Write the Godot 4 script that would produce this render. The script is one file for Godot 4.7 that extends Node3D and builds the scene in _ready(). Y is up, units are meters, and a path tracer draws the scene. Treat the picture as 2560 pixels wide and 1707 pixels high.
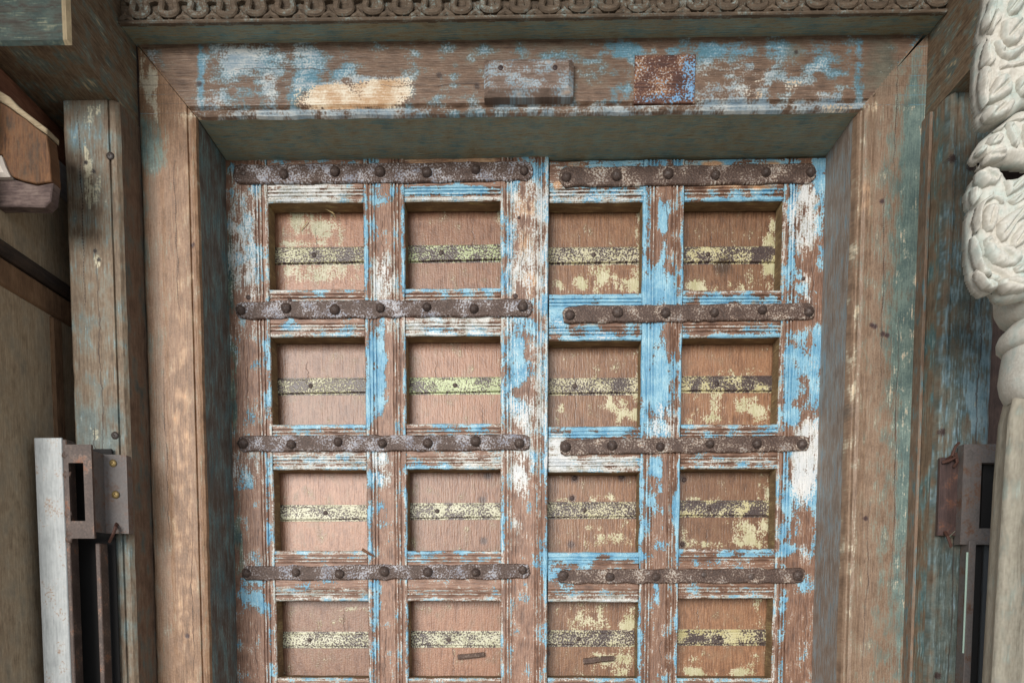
extends Node3D
# A weathered double door in its carved frame, seen from the front.
# x to the right, y up, z towards the viewer; the front of the door leaves lies at z = 0.

var noise_fine_v: PackedByteArray
var noise_mid_v: PackedByteArray
var noise_fine_h: PackedByteArray
var noise_mid_h: PackedByteArray
var noise_iso: PackedByteArray
var noise_speck: PackedByteArray
var wobble := FastNoiseLite.new()
var rng := RandomNumberGenerator.new()


class Atlas:
	var x0: float
	var y1: float
	var res: float
	var w: int
	var h: int
	var wm: float
	var hm: float
	var col: PackedByteArray
	var hgt: PackedByteArray

	func _init(ax: float, ay: float, aw: float, ah: float, ares: float) -> void:
		x0 = ax
		y1 = ay
		res = ares
		wm = aw
		hm = ah
		w = int(aw * ares)
		h = int(ah * ares)
		col.resize(w * h * 3)
		col.fill(90)
		hgt.resize(w * h)
		hgt.fill(110)

	func uv(x: float, y: float) -> Vector2:
		return Vector2((x - x0) / wm, (y1 - y) / hm)


# ---------------------------------------------------------------- textures

func spread(img: Image, deviation: float) -> PackedByteArray:
	var d := img.get_data()
	var total := 0.0
	var square := 0.0
	for i in range(0, d.size(), 97):
		total += d[i]
		square += float(d[i]) * d[i]
	var n := d.size() / 97.0
	var mean := total / n
	var sd := sqrt(maxf(square / n - mean * mean, 1.0))
	var lut := PackedByteArray()
	lut.resize(256)
	for i in 256:
		lut[i] = clampi(int(128.0 + (i - mean) / sd * deviation), 0, 255)
	for i in d.size():
		d[i] = lut[d[i]]
	return d


func noise_image(w: int, h: int, freq: float, octaves: int, sd: float, s: int, kind := FastNoiseLite.TYPE_SIMPLEX_SMOOTH) -> Image:
	var n := FastNoiseLite.new()
	n.seed = s
	n.noise_type = kind
	n.frequency = freq
	n.fractal_type = FastNoiseLite.FRACTAL_FBM if octaves > 1 else FastNoiseLite.FRACTAL_NONE
	n.fractal_octaves = octaves
	n.fractal_gain = 0.55
	var im := n.get_seamless_image(w, h)
	im.resize(1024, 1024, Image.INTERPOLATE_CUBIC)
	im.convert(Image.FORMAT_L8)
	return Image.create_from_data(1024, 1024, false, Image.FORMAT_L8, spread(im, sd))


func make_noise() -> void:
	var im := noise_image(1024, 40, 0.24, 2, 52.0, 11)
	var pores := noise_image(1024, 150, 0.3, 2, 52.0, 15).get_data()
	var both := im.get_data()
	for i in both.size():
		both[i] = clampi(128 + int(((both[i] - 128) * 0.8 + (pores[i] - 128) * 0.62)), 0, 255)
	im = Image.create_from_data(1024, 1024, false, Image.FORMAT_L8, both)
	noise_fine_v = im.get_data()
	im.rotate_90(CLOCKWISE)
	noise_fine_h = im.get_data()
	im = noise_image(1024, 260, 0.045, 4, 52.0, 12)
	noise_mid_v = im.get_data()
	im.rotate_90(CLOCKWISE)
	noise_mid_h = im.get_data()
	noise_iso = noise_image(1024, 1024, 0.016, 6, 52.0, 13).get_data()
	noise_speck = noise_image(1024, 1024, 0.17, 3, 55.0, 14).get_data()


# Where a coat of paint is thick: soft spots [x, y, half width, half height, strength] laid over one another.
func cover(a: Atlas, spots: Array) -> PackedByteArray:
	var step := 6
	var cw := a.w / step
	var ch := a.h / step
	var f := PackedFloat32Array()
	f.resize(cw * ch)
	var sx := a.wm / cw
	var sy := a.hm / ch
	for p in spots:
		var rx: float = maxf(p[2], sx)
		var ry: float = maxf(p[3], sy)
		var gx: float = (p[0] - a.x0) / sx
		var gy: float = (a.y1 - p[1]) / sy
		for j in range(maxi(0, int(gy - ry * 1.45 / sy)), mini(ch, int(gy + ry * 1.45 / sy) + 2)):
			for i in range(maxi(0, int(gx - rx * 1.45 / sx)), mini(cw, int(gx + rx * 1.45 / sx) + 2)):
				var dx := absf(i + 0.5 - gx) * sx / rx
				var dy := absf(j + 0.5 - gy) * sy / ry
				var d := pow(dx * dx * dx + dy * dy * dy, 0.3333)
				f[j * cw + i] += p[4] * clampf((1.45 - d) / 0.7, 0.0, 1.0)
	var b := PackedByteArray()
	b.resize(cw * ch)
	for i in f.size():
		b[i] = clampi(int(128.0 + f[i] * 100.0), 0, 255)
	var im := Image.create_from_data(cw, ch, false, Image.FORMAT_L8, b)
	im.resize(a.w, a.h, Image.INTERPOLATE_CUBIC)
	return im.get_data()


# One coat: two colours that it varies between, how much of it is left everywhere, how strongly streaks, blotches and specks break it up, and how sharp its edges are.
func coat(c0: Color, c1: Color, base: float, mid: float, fine: float, iso: float, speck: float, edge := 0.12, map := PackedByteArray(), lift := 40.0, lines := 0.0) -> Dictionary:
	return {"c0": c0, "c1": c1, "base": base, "mid": mid, "fine": fine, "iso": iso, "speck": speck, "edge": edge, "map": map, "lift": lift, "lines": lines}


func rgb(r: float, g: float, b: float) -> Color:
	return Color(r / 255.0, g / 255.0, b / 255.0)


# Paints one member of an atlas: bare wood (or iron) with its grain along the member, then the coats that are left on it.
func paint(a: Atlas, xa: float, ya: float, xb: float, yb: float, vertical: bool, wood: Array, coats: Array, shift: int, lines := [], grain := 1.0, figure := 0.0) -> void:
	var ia := clampi(int((xa - a.x0) * a.res), 0, a.w)
	var ib := clampi(int((xb - a.x0) * a.res) + 1, 0, a.w)
	var ja := clampi(int((a.y1 - yb) * a.res), 0, a.h)
	var jb := clampi(int((a.y1 - ya) * a.res) + 1, 0, a.h)
	var step := 1000.0 / a.res
	var relief := minf(grain, 1.0)
	var fine := noise_fine_v if vertical else noise_fine_h
	var mid := noise_mid_v if vertical else noise_mid_h
	var iso := noise_iso
	var speck := noise_speck
	var w0: Color = wood[0]
	var w1: Color = wood[1]
	var w2: Color = wood[2]
	var n := coats.size()
	var base := PackedFloat32Array()
	var km := PackedFloat32Array()
	var kf := PackedFloat32Array()
	var ki := PackedFloat32Array()
	var ks := PackedFloat32Array()
	var inv := PackedFloat32Array()
	var lift := PackedFloat32Array()
	var kl := PackedFloat32Array()
	var maps: Array[PackedByteArray] = []
	var has := PackedByteArray()
	var ca := PackedColorArray()
	var cb := PackedColorArray()
	for c in coats:
		base.append(c.base - 0.5)
		km.append(c.mid / 255.0)
		kf.append(c.fine / 255.0)
		ki.append(c.iso / 255.0)
		ks.append(c.speck / 255.0)
		inv.append(1.0 / c.edge)
		lift.append(c.lift)
		kl.append(c.lines)
		maps.append(c.map)
		has.append(1 if c.map.size() else 0)
		ca.append(c.c0)
		cb.append(c.c1)
	var ridge := PackedFloat32Array()
	var span := (ib - ia) if vertical else (jb - ja)
	ridge.resize(span + 1)
	for l in lines:
		for k in span:
			var at := a.x0 + (ia + k + 0.5) / a.res if vertical else a.y1 - (ja + k + 0.5) / a.res
			ridge[k] += l[2] * clampf(1.6 - absf(at - l[0]) / l[1], 0.0, 1.0)
	var sx := (shift * 131) & 1023
	var sy := (shift * 377) & 1023
	var ox := (shift * 211 + 57) & 1023
	var oy := (shift * 89 + 401) & 1023
	var col := a.col
	var hgt := a.hgt
	for j in range(ja, jb):
		var yy := int(j * step)
		var r1 := ((yy + sy) & 1023) << 10
		var r2 := ((yy + oy) & 1023) << 10
		for i in range(ia, ib):
			var xx := int(i * step)
			var p1 := r1 | ((xx + sx) & 1023)
			var p2 := r2 | ((xx + ox) & 1023)
			var nf := fine[p1] - 128.0
			var nm := mid[p2] - 128.0
			var ni := iso[p1] - 128.0
			var ns := speck[p2] - 128.0
			var t := 0.5 + (nf * 0.0024 + nm * 0.0012) * grain + ni * 0.0018 + ns * (0.0007 + 0.002 * (1.0 - relief))
			var c := w0.lerp(w1, minf(t * 2.0, 1.0)) if t < 0.5 else w1.lerp(w2, minf(t * 2.0 - 1.0, 1.0))
			var q := j * a.w + i
			if figure > 0.0:
				# growth rings cut by the saw: long arches along the grain
				var u := float(xx if vertical else yy)
				var big := mid[((((yy if vertical else yy * 3) + oy) & 4092) << 8 & 0xFFC00) | ((((xx * 3 if vertical else xx) + sx) >> 2) & 1023)] - 128.0
				var ring := sin(u * 0.2 + big * 0.075 + ni * 0.012)
				c = c.lerp(w0, figure * maxf(ring - 0.2, 0.0))
				c = c.lerp(w2, figure * 0.5 * maxf(-ring - 0.3, 0.0))
			var hh := 100.0 + (nf * 0.34 + nm * 0.1) * relief + ns * (0.06 + 0.3 * (1.0 - relief))
			var rg := ridge[i - ia] if vertical else ridge[j - ja]
			for k in n:
				var s := base[k] + nm * km[k] + nf * kf[k] + ni * ki[k] + ns * ks[k] + rg * kl[k]
				if has[k]:
					s += (maps[k][q] - 128) * 0.01
				s = s * inv[k] + 0.5
				if s > 0.0:
					s = minf(s, 1.0)
					var v := clampf(0.5 + (iso[p2] - 128.0) * 0.004 + nf * 0.003 + ns * 0.002, 0.0, 1.0)
					c = c.lerp(ca[k].lerp(cb[k], v), s)
					hh += lift[k] * s
			var q3 := q * 3
			col[q3] = int(clampf(c.r, 0.0, 1.0) * 255.0)
			col[q3 + 1] = int(clampf(c.g, 0.0, 1.0) * 255.0)
			col[q3 + 2] = int(clampf(c.b, 0.0, 1.0) * 255.0)
			hgt[q] = clampi(int(hh), 0, 255)
	a.col = col
	a.hgt = hgt


# Round marks of their own in a surface: knots, old nail holes, rust blooms.
func mark(a: Atlas, x: float, y: float, r: float, c: Color, strength := 0.9, dent := 60.0) -> void:
	var ci := (x - a.x0) * a.res
	var cj := (a.y1 - y) * a.res
	var rr := r * a.res
	for j in range(maxi(0, int(cj - rr * 2)), mini(a.h, int(cj + rr * 2) + 1)):
		for i in range(maxi(0, int(ci - rr * 2)), mini(a.w, int(ci + rr * 2) + 1)):
			var d := Vector2(i - ci, j - cj).length() / rr + (noise_speck[((j * 5) & 1023) << 10 | ((i * 5) & 1023)] - 128.0) * 0.004
			var s := clampf((1.3 - d) / 0.6, 0.0, 1.0) * strength
			if s > 0.0:
				var q := j * a.w + i
				for k in 3:
					a.col[q * 3 + k] = int(lerpf(a.col[q * 3 + k], c[k] * 255.0, s))
				a.hgt[q] = clampi(int(a.hgt[q] - dent * s), 0, 255)


# A drying crack that wanders along the grain.
func crack(a: Atlas, x0: float, y0: float, x1: float, y1: float, wide: float, s: int) -> void:
	var n := int(Vector2(x1 - x0, y1 - y0).length() * a.res)
	for k in n:
		var t := float(k) / n
		var w := wide * a.res * sin(PI * minf(t * 1.02, 1.0)) * (0.6 + 0.4 * sin(t * 37.0 + s)) + 0.25
		var px := (lerpf(x0, x1, t) - a.x0) * a.res
		var py := (a.y1 - lerpf(y0, y1, t)) * a.res
		var off := wobble.get_noise_2d(t * 3.5, s * 13.0) * 0.006 * a.res
		if absf(y1 - y0) > absf(x1 - x0):
			px += off
		else:
			py += off
		for d in range(-2, 3):
			var f := clampf(w + 0.5 - absf(d), 0.0, 1.0)
			var i := int(px) + (d if absf(y1 - y0) > absf(x1 - x0) else 0)
			var j := int(py) + (0 if absf(y1 - y0) > absf(x1 - x0) else d)
			if f > 0.0 and i >= 0 and j >= 0 and i < a.w and j < a.h:
				var q := j * a.w + i
				for c in 3:
					a.col[q * 3 + c] = int(lerpf(a.col[q * 3 + c], [52, 39, 34][c], f * 0.7))
				a.hgt[q] = int(lerpf(a.hgt[q], 10.0, f))


func finish(a: Atlas, rough := 0.6, relief := 0.16) -> StandardMaterial3D:
	var m := StandardMaterial3D.new()
	m.albedo_texture = ImageTexture.create_from_image(Image.create_from_data(a.w, a.h, false, Image.FORMAT_RGB8, a.col))
	m.heightmap_enabled = true
	m.heightmap_texture = ImageTexture.create_from_image(Image.create_from_data(a.w, a.h, false, Image.FORMAT_L8, a.hgt))
	m.heightmap_scale = relief
	m.roughness = rough
	return m


# A small repeating surface, laid on from three sides.
func tile(vertical: bool, wood: Array, coats: Array, shift: int, rough := 0.65, relief := 0.14, scale := 1.0, grain := 1.0) -> StandardMaterial3D:
	var a := Atlas.new(0.0, 1.024, 1.024, 1.024, 500.0)
	paint(a, 0.0, 0.0, 1.024, 1.024, vertical, wood, coats, shift, [], grain)
	var m := finish(a, rough, relief)
	m.uv1_triplanar = true
	m.uv1_world_triplanar = true
	m.uv1_scale = Vector3.ONE / (1.024 * scale)
	return m


func plain(c: Color, rough := 0.6, metal := 0.0) -> StandardMaterial3D:
	var m := StandardMaterial3D.new()
	m.albedo_color = c
	m.roughness = rough
	m.metallic = metal
	return m


# ---------------------------------------------------------------- shapes

class Shape:
	var st := SurfaceTool.new()

	func _init() -> void:
		st.begin(Mesh.PRIMITIVE_TRIANGLES)

	func tri(a: Vector3, b: Vector3, c: Vector3, ua := Vector2.ZERO, ub := Vector2.ZERO, uc := Vector2.ZERO) -> void:
		var n := (c - a).cross(b - a)
		if n.length_squared() < 1e-16:
			return
		n = n.normalized()
		for v in [[a, ua], [b, ub], [c, uc]]:
			st.set_normal(n)
			st.set_uv(v[1])
			st.add_vertex(v[0])

	# a, b, c, d clockwise seen from outside
	func quad(a: Vector3, b: Vector3, c: Vector3, d: Vector3, ua := Vector2.ZERO, ub := Vector2.ZERO, uc := Vector2.ZERO, ud := Vector2.ZERO) -> void:
		tri(a, b, c, ua, ub, uc)
		tri(a, c, d, ua, uc, ud)


func obj(called: String, shapes: Array, mats: Array, parent: Node = null) -> MeshInstance3D:
	var mesh: ArrayMesh = null
	for i in shapes.size():
		mesh = shapes[i].st.commit(mesh)
	for i in shapes.size():
		if i < mesh.get_surface_count():
			mesh.surface_set_material(i, mats[i])
	return put(called, mesh, null, parent)


func put(called: String, mesh: Mesh, mat: Material, parent: Node = null) -> MeshInstance3D:
	var o := MeshInstance3D.new()
	o.name = numbered(called, parent if parent else self)
	o.mesh = mesh
	if mat:
		o.material_override = mat
	(parent if parent else self).add_child(o, true)
	return o


func numbered(called: String, parent: Node) -> String:
	if not parent.has_node(NodePath(called)):
		return called
	var k := 1
	while parent.has_node(NodePath("%s_%03d" % [called, k])):
		k += 1
	return "%s_%03d" % [called, k]


func thing(called: String, label: String, category: String, group := "") -> Node3D:
	var o := Node3D.new()
	o.name = numbered(called, self)
	add_child(o, true)
	return tag(o, label, category, group)


func tag(o: Node3D, label: String, category: String, group := "") -> Node3D:
	o.set_meta("label", label)
	o.set_meta("category", category)
	if group:
		o.set_meta("group", group)
	return o


func structure(o: Node3D, label := "") -> Node3D:
	o.set_meta("kind", "structure")
	if label:
		o.set_meta("label", label)
	return o


# The face of a board or moulding: a profile (offset across, z) swept along its length, with worn edges and, behind it, its sides down to z_back.
# upright: the length runs along y and the profile across x; else the length along x and the profile across y.
# cut0, cut1: how far the two ends slant per metre across (mitres).
func moulded(upright: bool, a0: float, b0: float, b1: float, prof: PackedVector2Array, z_back: float, at: Atlas, side_uv := Rect2(), cut0 := 0.0, cut1 := 0.0, worn := 0.0012, step := 0.03) -> Array:
	var face := Shape.new()
	var side := Shape.new()
	var n := maxi(1, int(absf(b1 - b0) / step))
	var rows: Array[PackedVector3Array] = []
	var last := prof.size() - 1
	for k in n + 1:
		var row := PackedVector3Array()
		for p in prof.size():
			var across := prof[p].x
			var from := b0 + cut0 * across
			var to := b1 + cut1 * across
			var b := lerpf(from, to, float(k) / n)
			var a := a0 + across
			var edge := 1.0 if p <= 1 or p >= last - 1 else 0.35
			var dz := wobble.get_noise_3d(a * 40.0, b * 30.0, 7.0) * worn * 0.8
			a += wobble.get_noise_3d(a0 * 90.0 + (100.0 if p > last / 2 else 0.0), b * 42.0, 3.0) * worn * edge * 2.0
			row.append(Vector3(a, b, prof[p].y + dz) if upright else Vector3(b, a, prof[p].y + dz))
		rows.append(row)
	for k in n:
		for p in last:
			var q := [rows[k][p], rows[k][p + 1], rows[k + 1][p + 1], rows[k + 1][p]]
			if upright:
				q.reverse()
			face.quad(q[0], q[1], q[2], q[3], at.uv(q[0].x, q[0].y), at.uv(q[1].x, q[1].y), at.uv(q[2].x, q[2].y), at.uv(q[3].x, q[3].y))
	for p in [0, last]:
		for k in n:
			var u: Vector3 = rows[k][p]
			var v: Vector3 = rows[k + 1][p]
			var u2 := Vector3(u.x, u.y, z_back)
			var v2 := Vector3(v.x, v.y, z_back)
			var t0 := float(k) / n
			var t1 := float(k + 1) / n
			var f0 := Vector2.ZERO
			var f1 := Vector2.ZERO
			var g0 := Vector2.ZERO
			var g1 := Vector2.ZERO
			if side_uv.size.x > 0.0:
				if upright:
					t0 = clampf((u.y - 1.2) / (b1 - 1.2), 0.0, 1.0)
					t1 = clampf((v.y - 1.2) / (b1 - 1.2), 0.0, 1.0)
					f0 = Vector2(side_uv.position.x, side_uv.end.y - t0 * side_uv.size.y)
					f1 = Vector2(side_uv.position.x, side_uv.end.y - t1 * side_uv.size.y)
					g0 = f0 + Vector2(side_uv.size.x, 0)
					g1 = f1 + Vector2(side_uv.size.x, 0)
				else:
					f0 = Vector2(side_uv.position.x + t0 * side_uv.size.x, side_uv.position.y)
					f1 = Vector2(side_uv.position.x + t1 * side_uv.size.x, side_uv.position.y)
					g0 = f0 + Vector2(0, side_uv.size.y)
					g1 = f1 + Vector2(0, side_uv.size.y)
			if (p == 0) == upright:
				side.quad(u, v, v2, u2, f0, f1, g1, g0)
			else:
				side.quad(u, u2, v2, v, f0, g0, g1, f1)
	for k in [0, n]:
		for p in last:
			var u: Vector3 = rows[k][p]
			var v: Vector3 = rows[k][p + 1]
			var u2 := Vector3(u.x, u.y, z_back)
			var v2 := Vector3(v.x, v.y, z_back)
			if (k == 0) == upright:
				side.quad(u, u2, v2, v)
			else:
				side.quad(u, v, v2, u2)
	return [face, side]


# Beads beside an opening: lip, quirk, bead, quirk, fillet, quirk, field. lo / hi: beads at the low / high side of the member.
func beads(width: float, lo: bool, hi: bool, z := 0.0, s := 1.0) -> PackedVector2Array:
	var one := [[0.0, -0.003], [0.0022, 0.0], [0.011, 0.0004], [0.0125, -0.004], [0.0145, -0.004], [0.016, 0.0], [0.0195, 0.0008], [0.021, -0.004], [0.023, -0.004], [0.0245, 0.0], [0.0275, 0.0004], [0.029, -0.0035], [0.0305, -0.0035], [0.032, 0.0]]
	var flat := [[0.0, -0.002], [0.0025, 0.0]]
	var out := PackedVector2Array()
	for p in (one if lo else flat):
		out.append(Vector2(p[0] * s, z + p[1]))
	var end: Array = (one if hi else flat).duplicate()
	end.reverse()
	for p in end:
		out.append(Vector2(width - p[0] * s, z + p[1]))
	return out


func bead_lines(at: float, dir: float) -> Array:
	return [[at + dir * 0.0035, 0.004, 0.6], [at + dir * 0.0178, 0.0018, 0.5], [at + dir * 0.026, 0.0014, 0.5]]


# A block with chamfered front edges; the front maps into the atlas.
func block(x0: float, y0: float, x1: float, y1: float, z0: float, z1: float, bevel: float, at: Atlas, rough_edge := 0.0, step := 0.03) -> Shape:
	var s := Shape.new()
	var ring := PackedVector2Array()
	var nx := maxi(1, int((x1 - x0) / step))
	var ny := maxi(1, int((y1 - y0) / step))
	for i in nx:
		ring.append(Vector2(lerpf(x0, x1, float(i) / nx), y0))
	for i in ny:
		ring.append(Vector2(x1, lerpf(y0, y1, float(i) / ny)))
	for i in nx:
		ring.append(Vector2(lerpf(x1, x0, float(i) / nx), y1))
	for i in ny:
		ring.append(Vector2(x0, lerpf(y1, y0, float(i) / ny)))
	return prism(ring, z0, z1, bevel, at, rough_edge, s)


# An outline (counter-clockwise) given a thickness, its front edge chamfered.
func prism(outline: PackedVector2Array, z0: float, z1: float, bevel: float, at: Atlas, rough_edge := 0.0, s: Shape = null) -> Shape:
	if s == null:
		s = Shape.new()
	var n := outline.size()
	var outer := PackedVector2Array()
	for p in outline:
		outer.append(p + Vector2(wobble.get_noise_3d(p.x * 60.0, p.y * 60.0, 1.0), wobble.get_noise_3d(p.x * 60.0, p.y * 60.0, 9.0)) * rough_edge * 2.0)
	var inner := PackedVector2Array()
	for i in n:
		var a := (outer[i] - outer[(i + n - 1) % n]).normalized()
		var b := (outer[(i + 1) % n] - outer[i]).normalized()
		var m := (a.rotated(PI / 2) + b.rotated(PI / 2))
		m = m.normalized() / maxf(0.5, m.length() * 0.5)
		inner.append(outer[i] + m * bevel)
	var idx := Geometry2D.triangulate_polygon(inner)
	if idx.is_empty():
		inner = outer.duplicate()
		idx = Geometry2D.triangulate_polygon(inner)
	for k in range(0, idx.size(), 3):
		var t := [inner[idx[k]], inner[idx[k + 1]], inner[idx[k + 2]]]
		if (t[1] - t[0]).cross(t[2] - t[0]) > 0.0:
			t.reverse()
		s.tri(Vector3(t[0].x, t[0].y, z1), Vector3(t[1].x, t[1].y, z1), Vector3(t[2].x, t[2].y, z1), at.uv(t[0].x, t[0].y), at.uv(t[1].x, t[1].y), at.uv(t[2].x, t[2].y))
		s.tri(Vector3(t[0].x, t[0].y, z0), Vector3(t[2].x, t[2].y, z0), Vector3(t[1].x, t[1].y, z0))
	for i in n:
		var j := (i + 1) % n
		var p := outer[i]
		var q := outer[j]
		var pi := inner[i]
		var qi := inner[j]
		var up := at.uv(p.x, p.y)
		var uq := at.uv(q.x, q.y)
		s.quad(Vector3(p.x, p.y, z1 - bevel), Vector3(pi.x, pi.y, z1), Vector3(qi.x, qi.y, z1), Vector3(q.x, q.y, z1 - bevel), up, at.uv(pi.x, pi.y), at.uv(qi.x, qi.y), uq)
		s.quad(Vector3(p.x, p.y, z0), Vector3(p.x, p.y, z1 - bevel), Vector3(q.x, q.y, z1 - bevel), Vector3(q.x, q.y, z0), up, up, uq, uq)
	return s


# A plain box for surfaces with a tiling material.
func box(x0: float, y0: float, z0: float, x1: float, y1: float, z1: float, bevel := 0.003) -> Shape:
	var s := Shape.new()
	var c := [Vector3(x0, y0, z0), Vector3(x1, y1, z1)]
	var mid: Vector3 = (c[0] + c[1]) / 2.0
	var half: Vector3 = (c[1] - c[0]) / 2.0
	var b := minf(bevel, minf(half.x, minf(half.y, half.z)) * 0.5)
	for axis in 3:
		for sgn in [-1.0, 1.0]:
			var n := Vector3.ZERO
			n[axis] = sgn
			var u := Vector3.ZERO
			u[(axis + 1) % 3] = half[(axis + 1) % 3] - b
			var v := Vector3.ZERO
			v[(axis + 2) % 3] = half[(axis + 2) % 3] - b
			var o: Vector3 = mid + n * half[axis]
			face_out(s, mid, o - u - v, o + u - v, o + u + v, o - u + v)
	for axis in 3:
		for s1 in [-1.0, 1.0]:
			for s2 in [-1.0, 1.0]:
				var a1 := (axis + 1) % 3
				var a2 := (axis + 2) % 3
				var along := Vector3.ZERO
				along[axis] = half[axis] - b
				var p := Vector3.ZERO
				p[a1] = s1 * half[a1]
				p[a2] = s2 * (half[a2] - b)
				var q := Vector3.ZERO
				q[a1] = s1 * (half[a1] - b)
				q[a2] = s2 * half[a2]
				face_out(s, mid, mid + p - along, mid + p + along, mid + q + along, mid + q - along)
	for sx in [-1.0, 1.0]:
		for sy in [-1.0, 1.0]:
			for sz in [-1.0, 1.0]:
				var k := Vector3(sx, sy, sz)
				var p := mid + k * Vector3(half.x, half.y - b, half.z - b)
				var q := mid + k * Vector3(half.x - b, half.y, half.z - b)
				var r := mid + k * Vector3(half.x - b, half.y - b, half.z)
				if sx * sy * sz < 0.0:
					s.tri(p, q, r)
				else:
					s.tri(p, r, q)
	return s


func face_out(s: Shape, mid: Vector3, a: Vector3, b: Vector3, c: Vector3, d: Vector3) -> void:
	if (c - a).cross(b - a).dot((a + c) / 2.0 - mid) > 0.0:
		s.quad(a, b, c, d)
	else:
		s.quad(a, d, c, b)


# A hammered nail head: a lumpy dome.
func dome(r: float, h: float, s: int, sharp := 1.0) -> ArrayMesh:
	var st := SurfaceTool.new()
	st.begin(Mesh.PRIMITIVE_TRIANGLES)
	st.set_smooth_group(0)
	var rings := 5
	var seg := 12
	var pts := []
	for i in rings + 1:
		var a := float(i) / rings * PI / 2
		var row := PackedVector3Array()
		for k in seg:
			var t := float(k) / seg * TAU
			var lump := 1.0 + 0.16 * wobble.get_noise_3d(cos(t) * 60.0 + s * 31.0, sin(t) * 60.0, i * 25.0) * sharp
			row.append(Vector3(cos(t) * cos(a) * r * lump, sin(t) * cos(a) * r * lump, sin(a) * h * (0.85 + 0.15 * lump)))
		pts.append(row)
	for i in rings:
		for k in seg:
			var m := (k + 1) % seg
			for v in [pts[i][k], pts[i + 1][m], pts[i][m], pts[i][k], pts[i + 1][k], pts[i + 1][m]]:
				st.add_vertex(v)
	st.generate_normals()
	return st.commit()


func tube(path: PackedVector3Array, r0: float, r1: float, seg := 7) -> Shape:
	var s := Shape.new()
	var n := path.size()
	var prev := PackedVector3Array()
	for i in n:
		var d := (path[mini(i + 1, n - 1)] - path[maxi(i - 1, 0)]).normalized()
		var u := d.cross(Vector3(0.31, 0.2, 0.93)).normalized()
		var v := d.cross(u)
		var r := lerpf(r0, r1, float(i) / (n - 1))
		var ring := PackedVector3Array()
		for k in seg:
			var t := TAU * k / seg
			ring.append(path[i] + (u * cos(t) + v * sin(t)) * r)
		if i:
			for k in seg:
				var m := (k + 1) % seg
				face_out(s, (path[i] + path[i - 1]) / 2.0, prev[k], prev[m], ring[m], ring[k])
		for k in range(1, seg - 1):
			if i == 0:
				s.tri(ring[0], ring[k], ring[k + 1])
			elif i == n - 1:
				s.tri(ring[0], ring[k + 1], ring[k])
		prev = ring
	return s


# A carved piece: an outline that swells towards the viewer, with cut lines.
func carved(outline: PackedVector2Array, z: float, swell: float, depth: float, cuts: Array, cut_w: float, cut_d: float, cell := 0.0023) -> ArrayMesh:
	var lo := outline[0]
	var hi := outline[0]
	for p in outline:
		lo = lo.min(p)
		hi = hi.max(p)
	lo -= Vector2.ONE * cell * 2.0
	var nx := int((hi.x - lo.x) / cell) + 4
	var ny := int((hi.y - lo.y) / cell) + 4
	var n := outline.size()
	var segs := PackedVector2Array()
	for c in cuts:
		for i in c.size() - 1:
			segs.append(c[i])
			segs.append(c[i + 1])
	var front := PackedVector3Array()
	var back := PackedVector3Array()
	var ok := PackedByteArray()
	for j in ny:
		for i in nx:
			var p := lo + Vector2(i, j) * cell
			var inside := Geometry2D.is_point_in_polygon(p, outline)
			var best := 1e9
			var at := p
			for k in n:
				var q := Geometry2D.get_closest_point_to_segment(p, outline[k], outline[(k + 1) % n])
				var d := q.distance_squared_to(p)
				if d < best:
					best = d
					at = q
			best = sqrt(best)
			var fine := inside
			if inside and best < cell * 0.45:
				p = at
				inside = false
				best = 0.0
			var h := 0.0
			if inside:
				var t := clampf(best / swell, 0.0, 1.0)
				h = sqrt(1.0 - (1.0 - t) * (1.0 - t)) * depth
				var groove := 0.0
				var round := 0.0
				for k in range(0, segs.size(), 2):
					var d := Geometry2D.get_closest_point_to_segment(p, segs[k], segs[k + 1]).distance_to(p)
					if d < cut_w * 3.5:
						groove = maxf(groove, sqrt(clampf(1.0 - d / cut_w, 0.0, 1.0)))
						round = maxf(round, 1.0 - d / (cut_w * 3.5))
				h -= (groove * 0.75 + round * round * 0.2) * cut_d * clampf(best / 0.006, 0.0, 1.0)
				h += wobble.get_noise_3d(p.x * 45.0, p.y * 45.0, 20.0) * 0.004 + wobble.get_noise_3d(p.x * 160.0, p.y * 160.0, 40.0) * 0.0012
				h = maxf(h, 0.0005)
			elif best < cell * 1.42:
				p = at
				fine = true
			front.append(Vector3(p.x, p.y, z + h))
			back.append(Vector3(p.x, p.y, z - depth * 0.6 * (1.0 if inside else 0.0)))
			ok.append(1 if fine else 0)
	var st := SurfaceTool.new()
	st.begin(Mesh.PRIMITIVE_TRIANGLES)
	st.set_smooth_group(0)
	for j in ny - 1:
		for i in nx - 1:
			var a := j * nx + i
			var b := a + 1
			var c := a + nx + 1
			var d := a + nx
			if ok[a] and ok[b] and ok[c] and ok[d]:
				for k in [a, c, b, a, d, c]:
					st.add_vertex(front[k])
				for k in [a, b, c, a, c, d]:
					st.add_vertex(back[k])
	st.generate_normals()
	return st.commit()


# The cut that runs down the middle of a leaf.
func vein(o: PackedVector2Array) -> PackedVector2Array:
	var mid := Vector2.ZERO
	for p in o:
		mid += p / o.size()
	var far := o[0]
	for p in o:
		if p.distance_to(mid) > far.distance_to(mid):
			far = p
	return PackedVector2Array([mid.lerp(mid * 2.0 - far, 0.45), mid, mid.lerp(far, 0.75)])


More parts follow.
